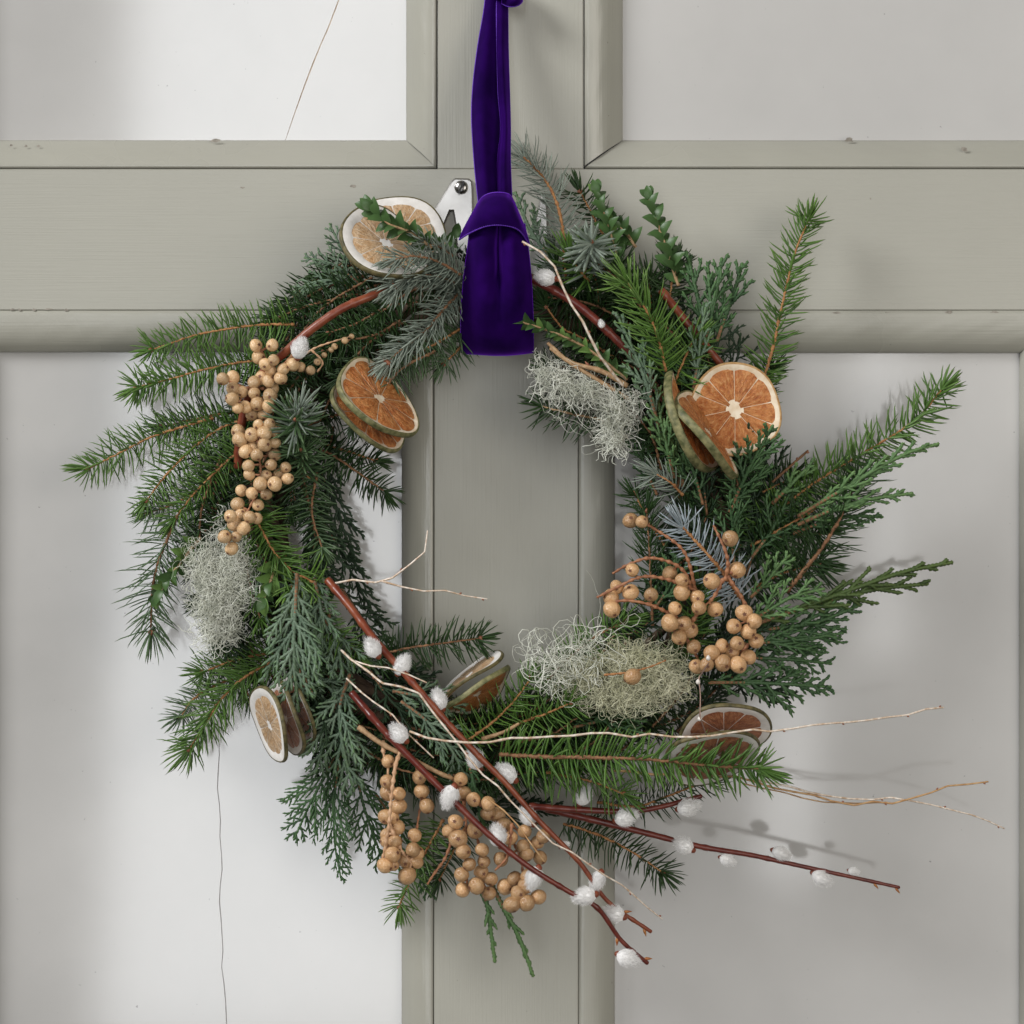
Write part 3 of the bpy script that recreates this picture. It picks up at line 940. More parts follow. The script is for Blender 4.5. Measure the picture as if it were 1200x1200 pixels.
sp('spruce_dark', [(420, 345, 44), (385, 352, 46), (350, 362, 46), (322, 374, 42)], 30, 2.2, dens=2.0, flat=.8, bark='bark_br')
sp('spruce_dark', [(450, 360, 56), (420, 378, 58), (385, 390, 58)], 30, 2.2, dens=1.8, flat=.9, bark='bark_br')
sp('spruce_dark', [(470, 375, 56), (440, 392, 60), (405, 400, 62), (380, 412, 60)], 32, 2.2, dens=1.9, flat=.9, bark='bark_br')
sp('spruce_dark', [(720, 420, 46), (690, 400, 50), (660, 385, 50), (640, 360, 48)], 32, 2.0, dens=1.8, flat=.9)
sp('spruce_dark', [(740, 350, 44), (715, 320, 46), (690, 300, 46)], 34, 2.0, dens=1.8, flat=.9)
sp('spruce_dark', [(720, 300, 28), (700, 262, 28), (680, 225, 24)], 30, 2.0, dens=1.6, flat=.9)
sp('spruce_bright', [(378, 690, 60), (352, 675, 66), (340, 690, 68)], 30, 2.6, dens=1.0, flat=.9, bud=False)
sp('spruce', [(640, 905, 70), (690, 915, 72), (730, 930, 68)], 32, 2.4, dens=1.4, flat=.8)

sp('fir', [(540, 322, 70), (512, 306, 82), (485, 300, 88), (462, 304, 90)], 27, 2.0, dens=1.7, flat=.8, ang=(70, 50), bend=.3, bark='bark_br', bud=False)
sp('fir', [(530, 300, 66), (515, 290, 78), (498, 284, 84)], 24, 1.9, dens=1.5, flat=.8, ang=(70, 50), bend=.3, bark='bark_br', bud=False)

# ---- traced cypress sprays
cy = cypress
cy('cyp_glauc', [(425, 345, 42), (395, 330, 44), (370, 330, 42), (344, 342, 38)], 24, 2.4, 6, tilt=.3, label='fine cypress spray left of the pale citrus slice')
cy('cyp_glauc', [(425, 335, 38), (395, 312, 40), (375, 305, 38), (356, 302, 34)], 22, 2.4, 6, tilt=.3)
cy('cyp_glauc', [(420, 320, 34), (400, 290, 36), (386, 262, 32)], 18, 2.2, 6, tilt=.3)
cy('cyp_glauc', [(348, 672, 70), (346, 710, 76), (344, 755, 78), (346, 795, 76), (350, 834, 70)], 52, 4.2, 8.0, tilt=.12, ang=36, prof=.3, label='large blue-green cypress spray hanging at the left')
cy('cyp_glauc', [(368, 678, 62), (374, 705, 66), (378, 735, 66), (374, 762, 62)], 34, 4.0, 7.5, tilt=.15)
cy('cyp_glauc', [(385, 720, 54), (395, 755, 58), (402, 790, 58)], 34, 3.8, 7.5, tilt=.2)
cy('cyp_glauc', [(410, 790, 60), (398, 830, 66), (402, 875, 68), (415, 928, 64)], 44, 3.8, 7.5, tilt=.15, label='blue-green cypress spray above the hanging berry strings')
cy('cyp_glauc', [(395, 820, 54), (382, 860, 58), (370, 905, 56)], 32, 3.4, 7.5, tilt=.2)
cy('cyp_green', [(400, 870, 40), (380, 910, 42), (362, 945, 40), (344, 985, 34)], 40, 2.5, 6.5, tilt=.2, label='fine green cypress spray hanging lowest at the left')
cy('cyp_green', [(400, 880, 44), (392, 935, 44), (392, 985, 40), (400, 1032, 34)], 42, 2.5, 6.5, tilt=.2)
cy('cyp_green', [(415, 890, 40), (425, 940, 40), (440, 985, 36), (452, 1018, 30)], 38, 2.5, 6.5, tilt=.2)
cy('cyp_green', [(440, 930, 36), (470, 975, 36), (495, 1020, 32), (505, 1052, 28)], 36, 2.5, 6.5, tilt=.3)
cy('cyp_dark', [(372, 545, 30), (390, 585, 32), (404, 625, 30), (418, 664, 24)], 32, 3.0, 7, tilt=.2)
cy('cyp_dark', [(375, 600, 30), (398, 645, 32), (422, 690, 28), (446, 736, 22)], 34, 3.0, 7, tilt=.2)
cy('cyp_dark', [(350, 560, 40), (368, 610, 44), (380, 660, 42), (390, 700, 38)], 40, 3.2, 7, tilt=.3)
cy('cyp_dark', [(390, 500, 30), (385, 550, 34), (385, 600, 34)], 34, 3.2, 7, tilt=.3)
sp('spruce_dark', [(350, 540, 46), (362, 590, 48), (372, 640, 46)], 26, 2.1, bark='bark_br', bud=False)
cy('cyp_dark', [(400, 690, 32), (425, 725, 34), (448, 755, 30), (470, 770, 26)], 30, 3.0, 7, tilt=.2)
cy('cyp_olive', [(875, 735, 52), (940, 712, 54), (1000, 690, 50), (1060, 670, 46), (1116, 659, 40)], 34, 5.0, 17, ang=26, tilt=.12, prof=.3, sublen=.30, label='olive cypress spray reaching furthest right')
cy('cyp_olive', [(930, 715, 50), (985, 700, 48), (1030, 690, 44), (1088, 684, 38)], 32, 4.8, 16, ang=26, tilt=.12, sublen=.30)
cy('cyp_green', [(880, 740, 46), (920, 735, 48), (960, 728, 46), (1010, 708, 40)], 40, 4.4, 11, ang=32, tilt=.15)
cy('cyp_green', [(868, 755, 48), (910, 752, 50), (950, 748, 46), (988, 742, 40)], 42, 3.8, 8, tilt=.2, ang=34)
cy('cyp_green', [(860, 770, 42), (905, 772, 42), (940, 774, 38), (975, 778, 32)], 36, 3.4, 8, tilt=.25)
cy('cyp_green', [(830, 800, 52), (880, 800, 54), (925, 802, 50), (974, 805, 42)], 36, 3.8, 8, tilt=.2, label='cypress spray just above the half-hidden orange slice')
cy('cyp_dark', [(850, 790, 36), (890, 805, 36), (930, 815, 32)], 30, 3.2, 8, tilt=.3)
cy('cyp_green', [(855, 600, 58), (868, 570, 64), (884, 538, 70), (906, 498, 76)], 36, 4.0, 8, tilt=.2, label='dark cypress spray overlapping the round orange slice')
cy('cyp_green', [(860, 660, 54), (858, 625, 58), (866, 595, 60), (874, 565, 58)], 34, 3.2, 8, tilt=.2, ang=30)
cy('cyp_green', [(880, 655, 48), (905, 620, 50), (920, 590, 48), (930, 560, 42)], 34, 3.6, 8, tilt=.25)
cy('cyp_bright', [(880, 700, 62), (898, 682, 66), (912, 664, 68), (926, 650, 66)], 28, 3.6, 8, tilt=.25, ang=42)
cy('cyp_bright', [(878, 730, 66), (905, 712, 70), (932, 698, 70), (966, 690, 64)], 32, 3.8, 8.5, tilt=.15, ang=38, label='bright cypress spray at the right of the berry cluster')
cy('cyp_green', [(822, 420, 52), (830, 385, 56), (838, 350, 54), (846, 302, 48)], 40, 4.2, 10, tilt=.2, ang=30)
cy('cyp_green', [(825, 400, 46), (820, 360, 48), (812, 325, 46), (804, 294, 40)], 30, 4.2, 10, tilt=.2, ang=30)
cy('cyp_green', [(840, 400, 44), (854, 360, 46), (864, 330, 44), (870, 308, 38)], 32, 4.0, 10, tilt=.2, ang=30)
cy('cyp_glauc', [(812, 460, 64), (818, 420, 68), (822, 385, 68), (828, 355, 64)], 26, 3.4, 9, tilt=.2, ang=28)
cy('cyp_glauc', [(772, 500, 64), (758, 450, 70), (742, 410, 72), (722, 366, 72)], 32, 4.0, 9, tilt=.2, ang=28, label='blue-green cypress spray between ribbon and orange slices')
cy('cyp_bright', [(790, 560, 60), (782, 525, 66), (775, 495, 66), (768, 450, 62)], 30, 4.0, 8.5, tilt=.2, ang=28)
cy('cyp_bright', [(800, 570, 56), (800, 535, 60), (795, 505, 60)], 26, 3.8, 8.5, tilt=.2, ang=30)
cy('cyp_green', [(770, 580, 50), (755, 545, 54), (748, 515, 54), (745, 480, 50)], 30, 3.2, 8, tilt=.25, ang=30)
cy('cyp_bright', [(935, 605, 54), (985, 575, 62), (1030, 548, 64), (1066, 530, 62), (1100, 520, 56)], 28, 4.0, 10, tilt=.15, ang=24, sublen=.3, label='light green cypress spray lying along the far right spruce sprig')
cy('cyp_bright', [(935, 615, 54), (975, 598, 58), (1020, 585, 58), (1070, 578, 52)], 28, 4.0, 10, tilt=.15, ang=26, sublen=.3)
cy('cyp_green', [(930, 625, 50), (965, 612, 54), (1000, 605, 52), (1035, 606, 46)], 28, 3.8, 10, tilt=.2, ang=30)
cy('cyp_bright', [(905, 590, 50), (925, 570, 54), (945, 550, 52), (958, 545, 48)], 22, 4.4, 10, tilt=.2, ang=34)
cy('cyp_glauc', [(470, 822, 60), (500, 845, 64), (530, 880, 66), (552, 925, 62)], 34, 3.6, 7.5, tilt=.2)
cy('cyp_glauc', [(460, 810, 56), (500, 818, 58), (545, 832, 56)], 26, 3.4, 7.5, tilt=.25)
cy('cyp_green', [(545, 880, 68), (552, 905, 72), (562, 950, 72), (570, 975, 68)], 18, 3.4, 8, tilt=.2, ang=26)
cy('cyp_bright', [(556, 1030, 56), (570, 1058, 56), (575, 1090, 52), (580, 1128, 46)], 13, 4.2, 10, tilt=.2, ang=22, sub=False, label='short cypress tip hanging at the bottom, left of two')
cy('cyp_bright', [(575, 1035, 54), (592, 1068, 54), (608, 1098, 50), (625, 1144, 44)], 14, 4.2, 11, tilt=.2, ang=22, sub=False, label='short cypress tip hanging at the bottom, right of two')
cy('cyp_glauc', [(655, 310, 30), (632, 285, 30), (616, 258, 28), (604, 225, 24)], 30, 3.4, 8, tilt=.2)
cy('cyp_dark', [(560, 330, 24), (545, 300, 24), (530, 285, 20)], 26, 3.2, 8, tilt=.3)

# ---- boxwood sprigs: every leaf a sub-part
lv, lq = [], []
prof = [(0, .06), (.15, .2), (.4, .30), (.65, .27), (.85, .15), (1.0, .02)]
for t, w in prof:
    zc = .10 * math.sin(t * math.pi) - .10 * t * t
    lv += [(t, -w, zc + w * .30), (t, 0, zc), (t, w, zc + w * .30)]
for k in range(len(prof) - 1):
    for j in range(2):
        lq.append([3 * k + j, 3 * k + 3 + j, 3 * k + 4 + j, 3 * k + 1 + j])
LEAF = {}
for nm in ('box', 'box_bright'):
    mb = MB()
    mb.add(lv, lq, c=[(.5 + .3 * (k % 3 == 1), v[0], .2) for k, v in enumerate(lv)])
    LEAF[nm] = mb.mesh('leaf', M[nm])


def boxwood(pts, ll=15, step=7.5, bright=0, bark='bark_tan', ang=52, label=None, seed=1):
    rg = random.Random(seed)
    p = path(pts, step=0.001)
    mb = MB()
    tube(mb, p, np.linspace(2.2, 1.1, len(p)) * S, 6)
    so = mb.build('boxwood_sprig', M[bark], wreath, WO, clampy=CLAMP)
    if label: so['label'] = label
    Tn = tangents(p)
    n1, n2 = frames(Tn)
    Lt = np.linalg.norm(np.diff(p, axis=0), axis=1).sum()
    cnt = int(Lt / (step * S))
    for j in range(cnt + 1):
        u = (j + .5) / (cnt + .5)
        i = min(int(u * (len(p) - 1)), len(p) - 1)
        for s in range(2 if j < cnt else 4):
            ph = (j % 2) * math.pi / 2 + s * math.pi + .5 + rg.uniform(-.3, .3) if j < cnt else s * math.pi / 2 + rg.uniform(-.3, .3)
            rad = n1[i] * math.cos(ph) + n2[i] * (math.sin(ph) * .8)
            a = math.radians(ang + rg.uniform(-10, 10)) * (1 if j < cnt else .55) * (1 - .25 * u)
            d = Vector(Tn[i] * math.cos(a) + rad * math.sin(a)).normalized()
            zn = Vector(Tn[i]) - d * d.dot(Vector(Tn[i]))
            zn = (zn * .8 + Vector(VIEW) * .8)
            zn = (zn - d * d.dot(zn)).normalized()
            yn = zn.cross(d)
            L_ = ll * 1.35 * S * rg.uniform(.75, 1.15) * (1 - .25 * u)
            base = Vector(p[i] - WO)
            mt = Matrix(((d.x, yn.x, zn.x, base.x), (d.y, yn.y, zn.y, base.y), (d.z, yn.z, zn.z, base.z), (0, 0, 0, 1)))
            tip = base + d * L_
            if tip.y > -.001: continue
            o = link('leaf', LEAF['box_bright' if rg.random() < bright else 'box'], so)
            o.matrix_local = mt @ Matrix.Diagonal((L_, L_, L_, 1))
    return so


boxwood([(506, 290, 84), (480, 272, 88), (455, 262, 90), (436, 246, 90)], 19, 8, .06, seed=2, label='boxwood sprig lying across the pale citrus slice')
boxwood([(795, 335, 40), (784, 300, 42), (774, 272, 40), (761, 234, 34)], 19, 9, .0, seed=3, label='upright boxwood sprig at the top right')
boxwood([(724, 305, 36), (714, 270, 38), (706, 245, 36), (700, 228, 34)], 18, 8, .15, seed=4, label='boxwood sprig between silvery fir and upright boxwood')
boxwood([(745, 290, 34), (735, 275, 34), (722, 262, 32)], 17, 8, .0, seed=14)
boxwood([(735, 445, 58), (690, 410, 64), (650, 390, 68), (600, 374, 70)], 14, 7, .3, seed=5, label='boxwood sprig pointing at the foot of the ribbon')
boxwood([(235, 630, 52), (215, 655, 56), (200, 675, 56), (186, 697, 52)], 17, 8, .35, seed=6, label='small boxwood sprig left of the grey lichen')
boxwood([(325, 655, 62), (318, 678, 68), (310, 700, 68)], 19, 9, .45, seed=7)
boxwood([(500, 300, 60), (515, 290, 62), (530, 278, 60)], 17, 9, .0, seed=8)

for k, (x0, y0, x1, y1) in enumerate(((300, 610, 240, 650), (305, 640, 245, 690), (310, 670, 250, 725), (315, 700, 262, 752), (290, 600, 232, 628), (318, 690, 235, 705))):
    sprig('spruce_dark', [(x0, y0, 40), ((x0 + x1) / 2, (y0 + y1) / 2 - 4, 44), (x1, y1, 42)], 24, 2.2, dens=1.8, flat=.8, bark='bark_br', bud=False, seed=300 + k)
for k, (x0, y0, x1, y1) in enumerate(((860, 600, 930, 560), (870, 620, 950, 600), (880, 640, 960, 625), (870, 660, 940, 650), (880, 690, 960, 660), (850, 560, 900, 545))):
    (cypress if k % 2 else sprig)('cyp_green' if k % 2 else 'spruce_dark', [(x0, y0, 36), ((x0 + x1) / 2, (y0 + y1) / 2 - 4, 42), (x1, y1, 40)], 34, 3.0, seed=330 + k)

for k, (x0, y0, x1, y1) in enumerate(((760, 420, 760, 330), (790, 430, 800, 345), (820, 440, 850, 370), (740, 390, 720, 310), (700, 380, 690, 300), (660, 370, 650, 310), (770, 380, 790, 310), (850, 450, 868, 390))):
    (cypress if k in (1, 2, 7) else sprig)('cyp_dark' if k in (1, 2, 7) else 'spruce_dark', [(x0, y0, 30), ((x0 + x1) / 2 + 5, (y0 + y1) / 2, 36), (x1, y1, 32)], 34, 2.6, seed=360 + k)

# ---- lichen clumps
def lichen(name_label, blobs, n, mat, rad=.9, L=(45, 95), seed=1, core=.62):
    """blobs: (px,py,mm, rx,ry px, rz mm)"""
    rg = np.random.default_rng(seed)
    mb = MB()
    wts = np.array([b[3] * b[4] for b in blobs], float)
    wts /= wts.sum()
    pool = []
    for k in range(n):
        b = blobs[rg.choice(len(blobs), p=wts)]
        c = P(b[0], b[1], b[2] - 5)
        ax = np.array([b[3] * S, b[5] * .001, b[4] * S])
        u = nrm(rg.normal(0, 1, 3))
        u[1] = -abs(u[1]) if rg.random() < .8 else u[1]
        q = c + u * ax * rg.uniform(.35, .95)
        if k > 20 and rg.random() < .55:      # side branch of an earlier strand
            q = pool[rg.integers(len(pool))].copy()
        ln = rg.uniform(*L) * S
        m = 18
        st = ln / m
        d = nrm(rg.normal(0, 1, 3) + u * .6)
        curl = rg.normal(0, 1, 3) * rg.uniform(.18, .55)
        pts = []
        for i in range(m):
            pts.append(q.copy())
            d = nrm(d + np.cross(curl, d) + rg.normal(0, .14, 3))
            e = (q - c) / ax
            if (e * e).sum() > 1.25:
                d = nrm(d - nrm(e) * .35)
            if rg.random() < .09:
                curl = rg.normal(0, 1, 3) * rg.uniform(.18, .6)
            q = q + d * st
        pool += pts[2:12]
        tube(mb, np.array(pts), np.linspace(rad * rg.uniform(.7, 1.25), rad * .35, m) * .5 * S, 3, cap=False)
    o = mb.build('lichen_clump', M[mat], wreath, WO, clampy=CLAMP)
    tag(o, name_label, kind='stuff')
    # dense tangle underneath that keeps the clump opaque
    mb = MB()
    for k in range(int(n * .6)):
        b = blobs[rg.choice(len(blobs), p=wts)]
        c = P(b[0], b[1], b[2] - 4)
        ax = np.array([b[3] * S, b[5] * .001, b[4] * S]) * core
        q = c + nrm(rg.normal(0, 1, 3)) * ax * rg.uniform(.2, 1)
        d = nrm(rg.normal(0, 1, 3))
        pts = []
        for i in range(10):
            pts.append(q.copy())
            d = nrm(d + rg.normal(0, .5, 3))
            q = q + d * 4 * S
        tube(mb, np.array(pts), .42 * S, 3, cap=False)
    t = mb.build('tangle', M[mat], o, WO, clampy=CLAMP)
    t['kind'] = 'stuff'
    return o


lichen('grey lichen clump at the left of the wreath', [(240, 660, 62, 22, 30, 12), (275, 652, 64, 22, 36, 12), (258, 698, 66, 40, 34, 14), (254, 736, 62, 34, 26, 12), (290, 688, 62, 18, 32, 10), (266, 622, 58, 13, 20, 9)], 900, 'lichen', .72, L=(30, 75), seed=31)
lichen('pale lichen clump hanging into the opening at the upper right', [(655, 448, 66, 30, 15, 9), (636, 436, 66, 14, 12, 7), (690, 458, 66, 24, 10, 8), (720, 482, 68, 24, 24, 11), (722, 513, 64, 19, 22, 9), (742, 470, 66, 10, 18, 7)], 470, 'lichen', .72, L=(30, 75), seed=32)
lichen('greenish lichen clump at the bottom above the horizontal spruce sprig', [(752, 780, 68, 54, 28, 13), (700, 800, 68, 46, 28, 13), (782, 798, 66, 30, 22, 11), (735, 820, 70, 56, 18, 11)], 880, 'lichen_gr', .82, L=(30, 80), seed=33)
lichen('loose pale lichen curls at the left of the greenish clump', [(655, 780, 74, 46, 28, 12), (690, 760, 74, 36, 28, 12), (640, 765, 72, 26, 26, 10)], 70, 'lichen', 1.25, L=(90, 170), seed=34, core=.3)

# ---- vines, twigs, willow
def twig(name, pts, r0, r1, mat, label=None, buds=(), bm='bud', nodes=0, seed=0, parent=None, rough=.03):
    rg = np.random.default_rng(seed + int(pts[0][0]))
    if r0 < 2.2:            # thin twigs run in short straight lengths with slight kinks
        q = path(pts, step=.011)
        q[1:-1] += rg.normal(0, .0007, q[1:-1].shape)
        sg = np.concatenate([[0], np.cumsum(np.linalg.norm(np.diff(q, axis=0), axis=1))])
        tt = np.linspace(0, sg[-1], max(4, int(sg[-1] / .0014)))
        p = np.stack([np.interp(tt, sg, q[:, k]) for k in range(3)], 1)
        r0, r1 = r0 * .82, r1 * .85
    else:
        p = path(pts, step=.0012)
    n = len(p)
    mb = MB()
    rad = np.linspace(r0, r1, n) * S * (1 + rough * np.sin(np.arange(n) * .9) + rg.normal(0, rough * .7, n))
    for k in range(nodes):
        i = int(np.clip((k + rg.uniform(.1, .9)) / nodes, .03, .97) * (n - 1))
        rad[max(0, i - 1):i + 2] *= np.array([1.06, 1.16, 1.10])[:len(rad[max(0, i - 1):i + 2])]
    tube(mb, p, rad, 8 if r0 > 2.5 else 6)
    Tn = tangents(p)
    n1, n2 = frames(Tn)
    for (u, sgn) in buds:
        i = int(u * (n - 1))
        d = nrm(Tn[i] * .8 + n1[i] * sgn * .6)
        q = p[i] + n1[i] * sgn * rad[i] * .6 + np.outer(np.linspace(0, 1, 5), d) * (max(3.2, r0 * 2.2) * S)
        tube(mb, q, np.array([.5, 1, .9, .55, .1]) * max(1.15, r1 * .8) * S, 6, m=1)
    o = mb.build(name, [M[mat], M[bm]], parent or wreath, WO, clampy=CLAMP)
    if label: o['label'] = label
    return o


# catkin meshes (shared): egg body + fur
CATK = []
for k in range(3):
    rg = np.random.default_rng(50 + k)
    mb = MB()
    nu, nvv = 14, 9
    v = []
    for i in range(nvv + 1):
        t = i / nvv
        r = .36 * math.sin(math.pi * (t ** .85)) ** .75 * (1.08 - .25 * t)
        for j in range(nu):
            a = j * 2 * math.pi / nu
            v.append((r * math.cos(a), r * math.sin(a), t))
    qs = [[i * nu + j, i * nu + (j + 1) % nu, i * nu + nu + (j + 1) % nu, i * nu + nu + j] for i in range(nvv) for j in range(nu)]
    mb.add(v, qs)
    nh = 1300
    t = rg.uniform(.03, .98, nh)
    a = rg.uniform(0, 2 * math.pi, nh)
    r = .36 * np.sin(np.pi * t ** .85) ** .75 * (1.08 - .25 * t)
    B = np.stack([r * np.cos(a), r * np.sin(a), t], 1) * .96
    D = np.stack([np.cos(a) * .6, np.sin(a) * .6, .75 + t * .5], 1) + rg.normal(0, .22, (nh, 3))
    needles(mb, B, D, np.tile([.3, .2, 1.], (nh, 1)) + rg.normal(0, .3, (nh, 3)), rg.uniform(.12, .30, nh), .011, .25, .5, blunt=.6)
    cap = np.array([[0, 0, z] for z in (-.06, .02, .10, .20, .28)]) + np.array([[.05 * z, 0, 0] for z in range(5)])
    tube(mb, cap, [.08, .15, .17, .13, .05], 9, m=1)
    CATK.append(mb.mesh('catkin', [M['catkin'], M['willow_br']]))


def catkin(parent, x, y, d, ang, ln=25, k=0, wide=1.0):
    """ang: direction of the catkin tip in the picture, degrees, 0 right, 90 up"""
    a = math.radians(ang)
    dv = Vector((math.cos(a), -.25, math.sin(a))).normalized()
    c = Vector(P(x, y, d)) - dv * ln * S * .5 - Vector(WO)
    o = link('catkin', CATK[k % 3], parent)
    q = dv.to_track_quat('Z', 'Y')
    o.matrix_local = Matrix.Translation(c) @ q.to_matrix().to_4x4() @ Matrix.Diagonal((ln * S * wide * .92, ln * S * wide * .92, ln * S * .98, 1))
    return o


w1 = twig('willow_branch', [(384, 680, 70), (410, 711, 82), (441, 752, 90), (480, 796, 96), (520, 842, 98), (560, 885, 98), (592, 917, 96), (632, 962, 92), (680, 1012, 86), (712, 1056, 80), (763, 1092, 72)],
          4.64, 2.16, 'willow_br', 'upper of two long pussy willow branches slanting across the bottom left', [(.985, 1), (.93, -1)], 'scar', 9)
for i, (x, y, a, l) in enumerate([(437, 760, 120, 24), (471, 780, 60, 25), (514, 821, 105, 25), (557, 890, 110, 26), (594, 907, 140, 27), (619, 957, 120, 24), (661, 991, 30, 12), (700, 1032, 250, 24), (720, 1071, 160, 26)]):
    catkin(w1, x, y, 96 - i * 2, a, l, i, 1.0)
w2 = twig('willow_branch', [(412, 812, 74), (450, 856, 86), (490, 897, 92), (530, 937, 96), (575, 980, 98), (620, 1016, 96), (665, 1044, 92), (700, 1064, 88), (728, 1102, 82), (759, 1129, 76)],
          4.47, 2.34, 'willow', 'lower of two long pussy willow branches slanting across the bottom left', [(.985, -1), (.9, 1)], 'scar', 8)
for i, (x, y, a, l) in enumerate([(468, 860, 130, 25), (527, 933, 250, 27), (583, 980, 100, 26), (626, 1028, 250, 26), (686, 1050, 190, 27), (735, 1123, 340, 26)]):
    catkin(w2, x, y, 98 - i * 2, a, l, i + 1, 1.0)
w3 = twig('willow_branch', [(620, 945, 56), (680, 949, 60), (735, 951, 62), (772, 946, 62), (822, 933, 58)], 4.0, 2.6, 'willow', 'short pussy willow branch ending under the horizontal spruce sprig', [], 'scar', 4)
for i, (x, y, a, l) in enumerate([(684, 933, 60, 24), (733, 958, 20, 27), (806, 946, 15, 26)]):
    catkin(w3, x, y, 66, a, l, i, 1.0)
w4 = twig('willow_branch', [(640, 948, 44), (700, 962, 48), (760, 977, 50), (820, 992, 50), (880, 1002, 48), (930, 1013, 46), (990, 1026, 42), (1054, 1040, 36)], 4.2, 1.9, 'willow',
          'pussy willow branch reaching out to the lower right', [(.99, 1), (.93, 1)], 'scar', 7)
for i, (x, y, a, l) in enumerate([(802, 991, 150, 25), (852, 1008, 340, 19), (915, 1000, 340, 22), (962, 1029, 330, 24), (1000, 1021, 350, 13)]):
    catkin(w4, x, y, 52 - i * 2, a, l, i + 2, .95)
w5 = twig('willow_branch', [(279, 548, 52), (281, 510, 58), (290, 468, 64), (305, 440, 70), (335, 412, 80), (365, 386, 84), (400, 362, 84), (432, 348, 80), (458, 338, 74)], 5.0, 4.6, 'willow_br',
          'red willow stem arching over the left berry cluster', [], 'scar', 2)
catkin(w5, 351, 409, 88, 70, 24, 0, 1.05)
w6 = twig('willow_branch', [(606, 318, 62), (640, 335, 66), (675, 356, 68), (710, 386, 68), (745, 422, 64), (780, 470, 56)], 5.16, 4.50, 'willow', 'dark red willow stem right of the ribbon', [], 'scar', 3)
catkin(w6, 640, 325, 72, 170, 24, 1, 1.0)
catkin(w6, 705, 380, 72, 110, 10, 2, 1.0)
w7 = twig('willow_branch', [(775, 340, 54), (800, 372, 58), (825, 402, 58), (855, 440, 52)], 4.6, 4.2, 'willow_br', 'brown willow stem behind the cypress at the upper right', [], 'scar', 2)

tw = twig
tw('birch_twig', [(612, 283, 94), (625, 290, 95), (645, 307, 95), (658, 333, 94), (672, 360, 92), (690, 392, 88), (708, 425, 82), (730, 452, 74)], 1.5, 1.9, 'birch', 'pale birch twig crossing the red stem right of the ribbon', [(.02, 1), (.3, 1), (.62, -1), (.8, 1)], nodes=5)
t2 = tw('birch_twig', [(390, 684, 62), (420, 681, 66), (447, 681, 70), (470, 668, 72), (494, 650, 74), (499, 640, 74), (501, 622, 74)], 1.7, 1.0, 'birch', 'forked birch twig reaching into the opening at the left', [(.3, 1), (.6, -1)], nodes=3)
tw('side_shoot', [(447, 681, 70), (480, 690, 72), (520, 694, 72), (540, 695, 72), (571, 702, 70)], 1.4, .9, 'birch', None, [(.3, 1), (.75, -1), (.96, 1)], nodes=3, parent=t2)
t3 = tw('birch_twig', [(400, 762, 84), (415, 777, 92), (435, 788, 98), (455, 803, 102), (490, 812, 104), (505, 836, 104), (528, 858, 104), (548, 884, 104), (562, 905, 104), (590, 925, 104), (612, 952, 102), (645, 985, 100), (700, 1018, 94), (740, 1048, 88), (776, 1077, 80)], 1.7, 1.0, 'birch',
        'long pale birch twig running along the willow branches', [(.12, 1), (.4, -1), (.62, 1), (.78, -1), (.9, 1), (.99, -1)], nodes=8)
tw('side_shoot', [(413, 774, 91), (435, 780, 96), (470, 787, 98), (500, 800, 98)], 1.3, 1.0, 'birch', None, [], parent=t3)
tw('birch_twig', [(406, 795, 84), (430, 818, 90), (460, 838, 94), (484, 868, 96), (508, 888, 94)], 1.3, 1.0, 'birch', 'short birch twig slanting between the two willow branches', [(.5, 1), (.8, -1)], nodes=3)
tw('birch_twig', [(570, 935, 100), (598, 955, 102), (620, 985, 102), (638, 1010, 100)], 1.2, .9, 'birch_gold', 'short birch twig over the bottom berry cluster', [], nodes=2)
tw('birch_twig', [(480, 857, 100), (510, 866, 104), (545, 871, 106), (600, 867, 108), (700, 861, 108), (770, 862, 106), (812, 863, 106), (900, 856, 100), (980, 848, 94), (1060, 838, 86), (1106, 829, 80)], 1.7, 1.2, 'birch',
   'long birch twig crossing horizontally over the bottom spruce sprig', [(.02, 1), (.42, -1), (.53, 1), (.69, 1), (.8, 1), (.93, 1), (.995, -1)], nodes=9)
t6 = tw('birch_twig', [(720, 903, 50), (800, 908, 54), (870, 914, 56), (920, 925, 56), (980, 939, 54), (1030, 943, 52), (1075, 936, 50), (1110, 923, 48), (1158, 916, 44)], 1.7, 1.1, 'birch_gold',
        'forked golden birch twig reaching out at the lower right', [(.6, -1), (.72, 1), (.86, -1), (.99, 1)], nodes=7)
tw('side_shoot', [(880, 913, 54), (930, 924, 54), (1000, 936, 52), (1066, 936, 50), (1100, 943, 48), (1140, 957, 46), (1177, 971, 42)], 1.5, .9, 'birch', None, [(.5, 1), (.75, -1), (.98, 1)], nodes=5, parent=t6)
tw('side_shoot', [(870, 918, 52), (920, 930, 52), (975, 942, 50), (1040, 940, 50)], 1.0, .8, 'birch_gold', None, [], parent=t6)
tw('bare_twig', [(735, 452, 62), (705, 435, 66), (670, 425, 66), (645, 408, 64)], 3.2, 2.2, 'bark_tan', 'tan bare twig above the upper right lichen', [(.5, 1)], nodes=2)
tw('bare_twig', [(740, 470, 60), (700, 445, 64), (668, 425, 66), (642, 402, 64)], 2.6, 2.0, 'bark_tan', None, [], nodes=2)
tw('bare_twig', [(905, 565, 44), (922, 552, 46), (935, 540, 46), (947, 528, 42)], 1.9, 1.5, 'bark_br', 'stripped brown twig tip right of the orange slice', [(.4, 1), (.7, -1), (.95, 1)], nodes=3)
tw('bare_twig', [(420, 852, 78), (448, 872, 82), (480, 888, 84), (515, 906, 84), (530, 912, 80)], 3.0, 2.4, 'bark_tan', 'tan branch that the hanging berry strings grow from', [(.6, 1)], nodes=4)
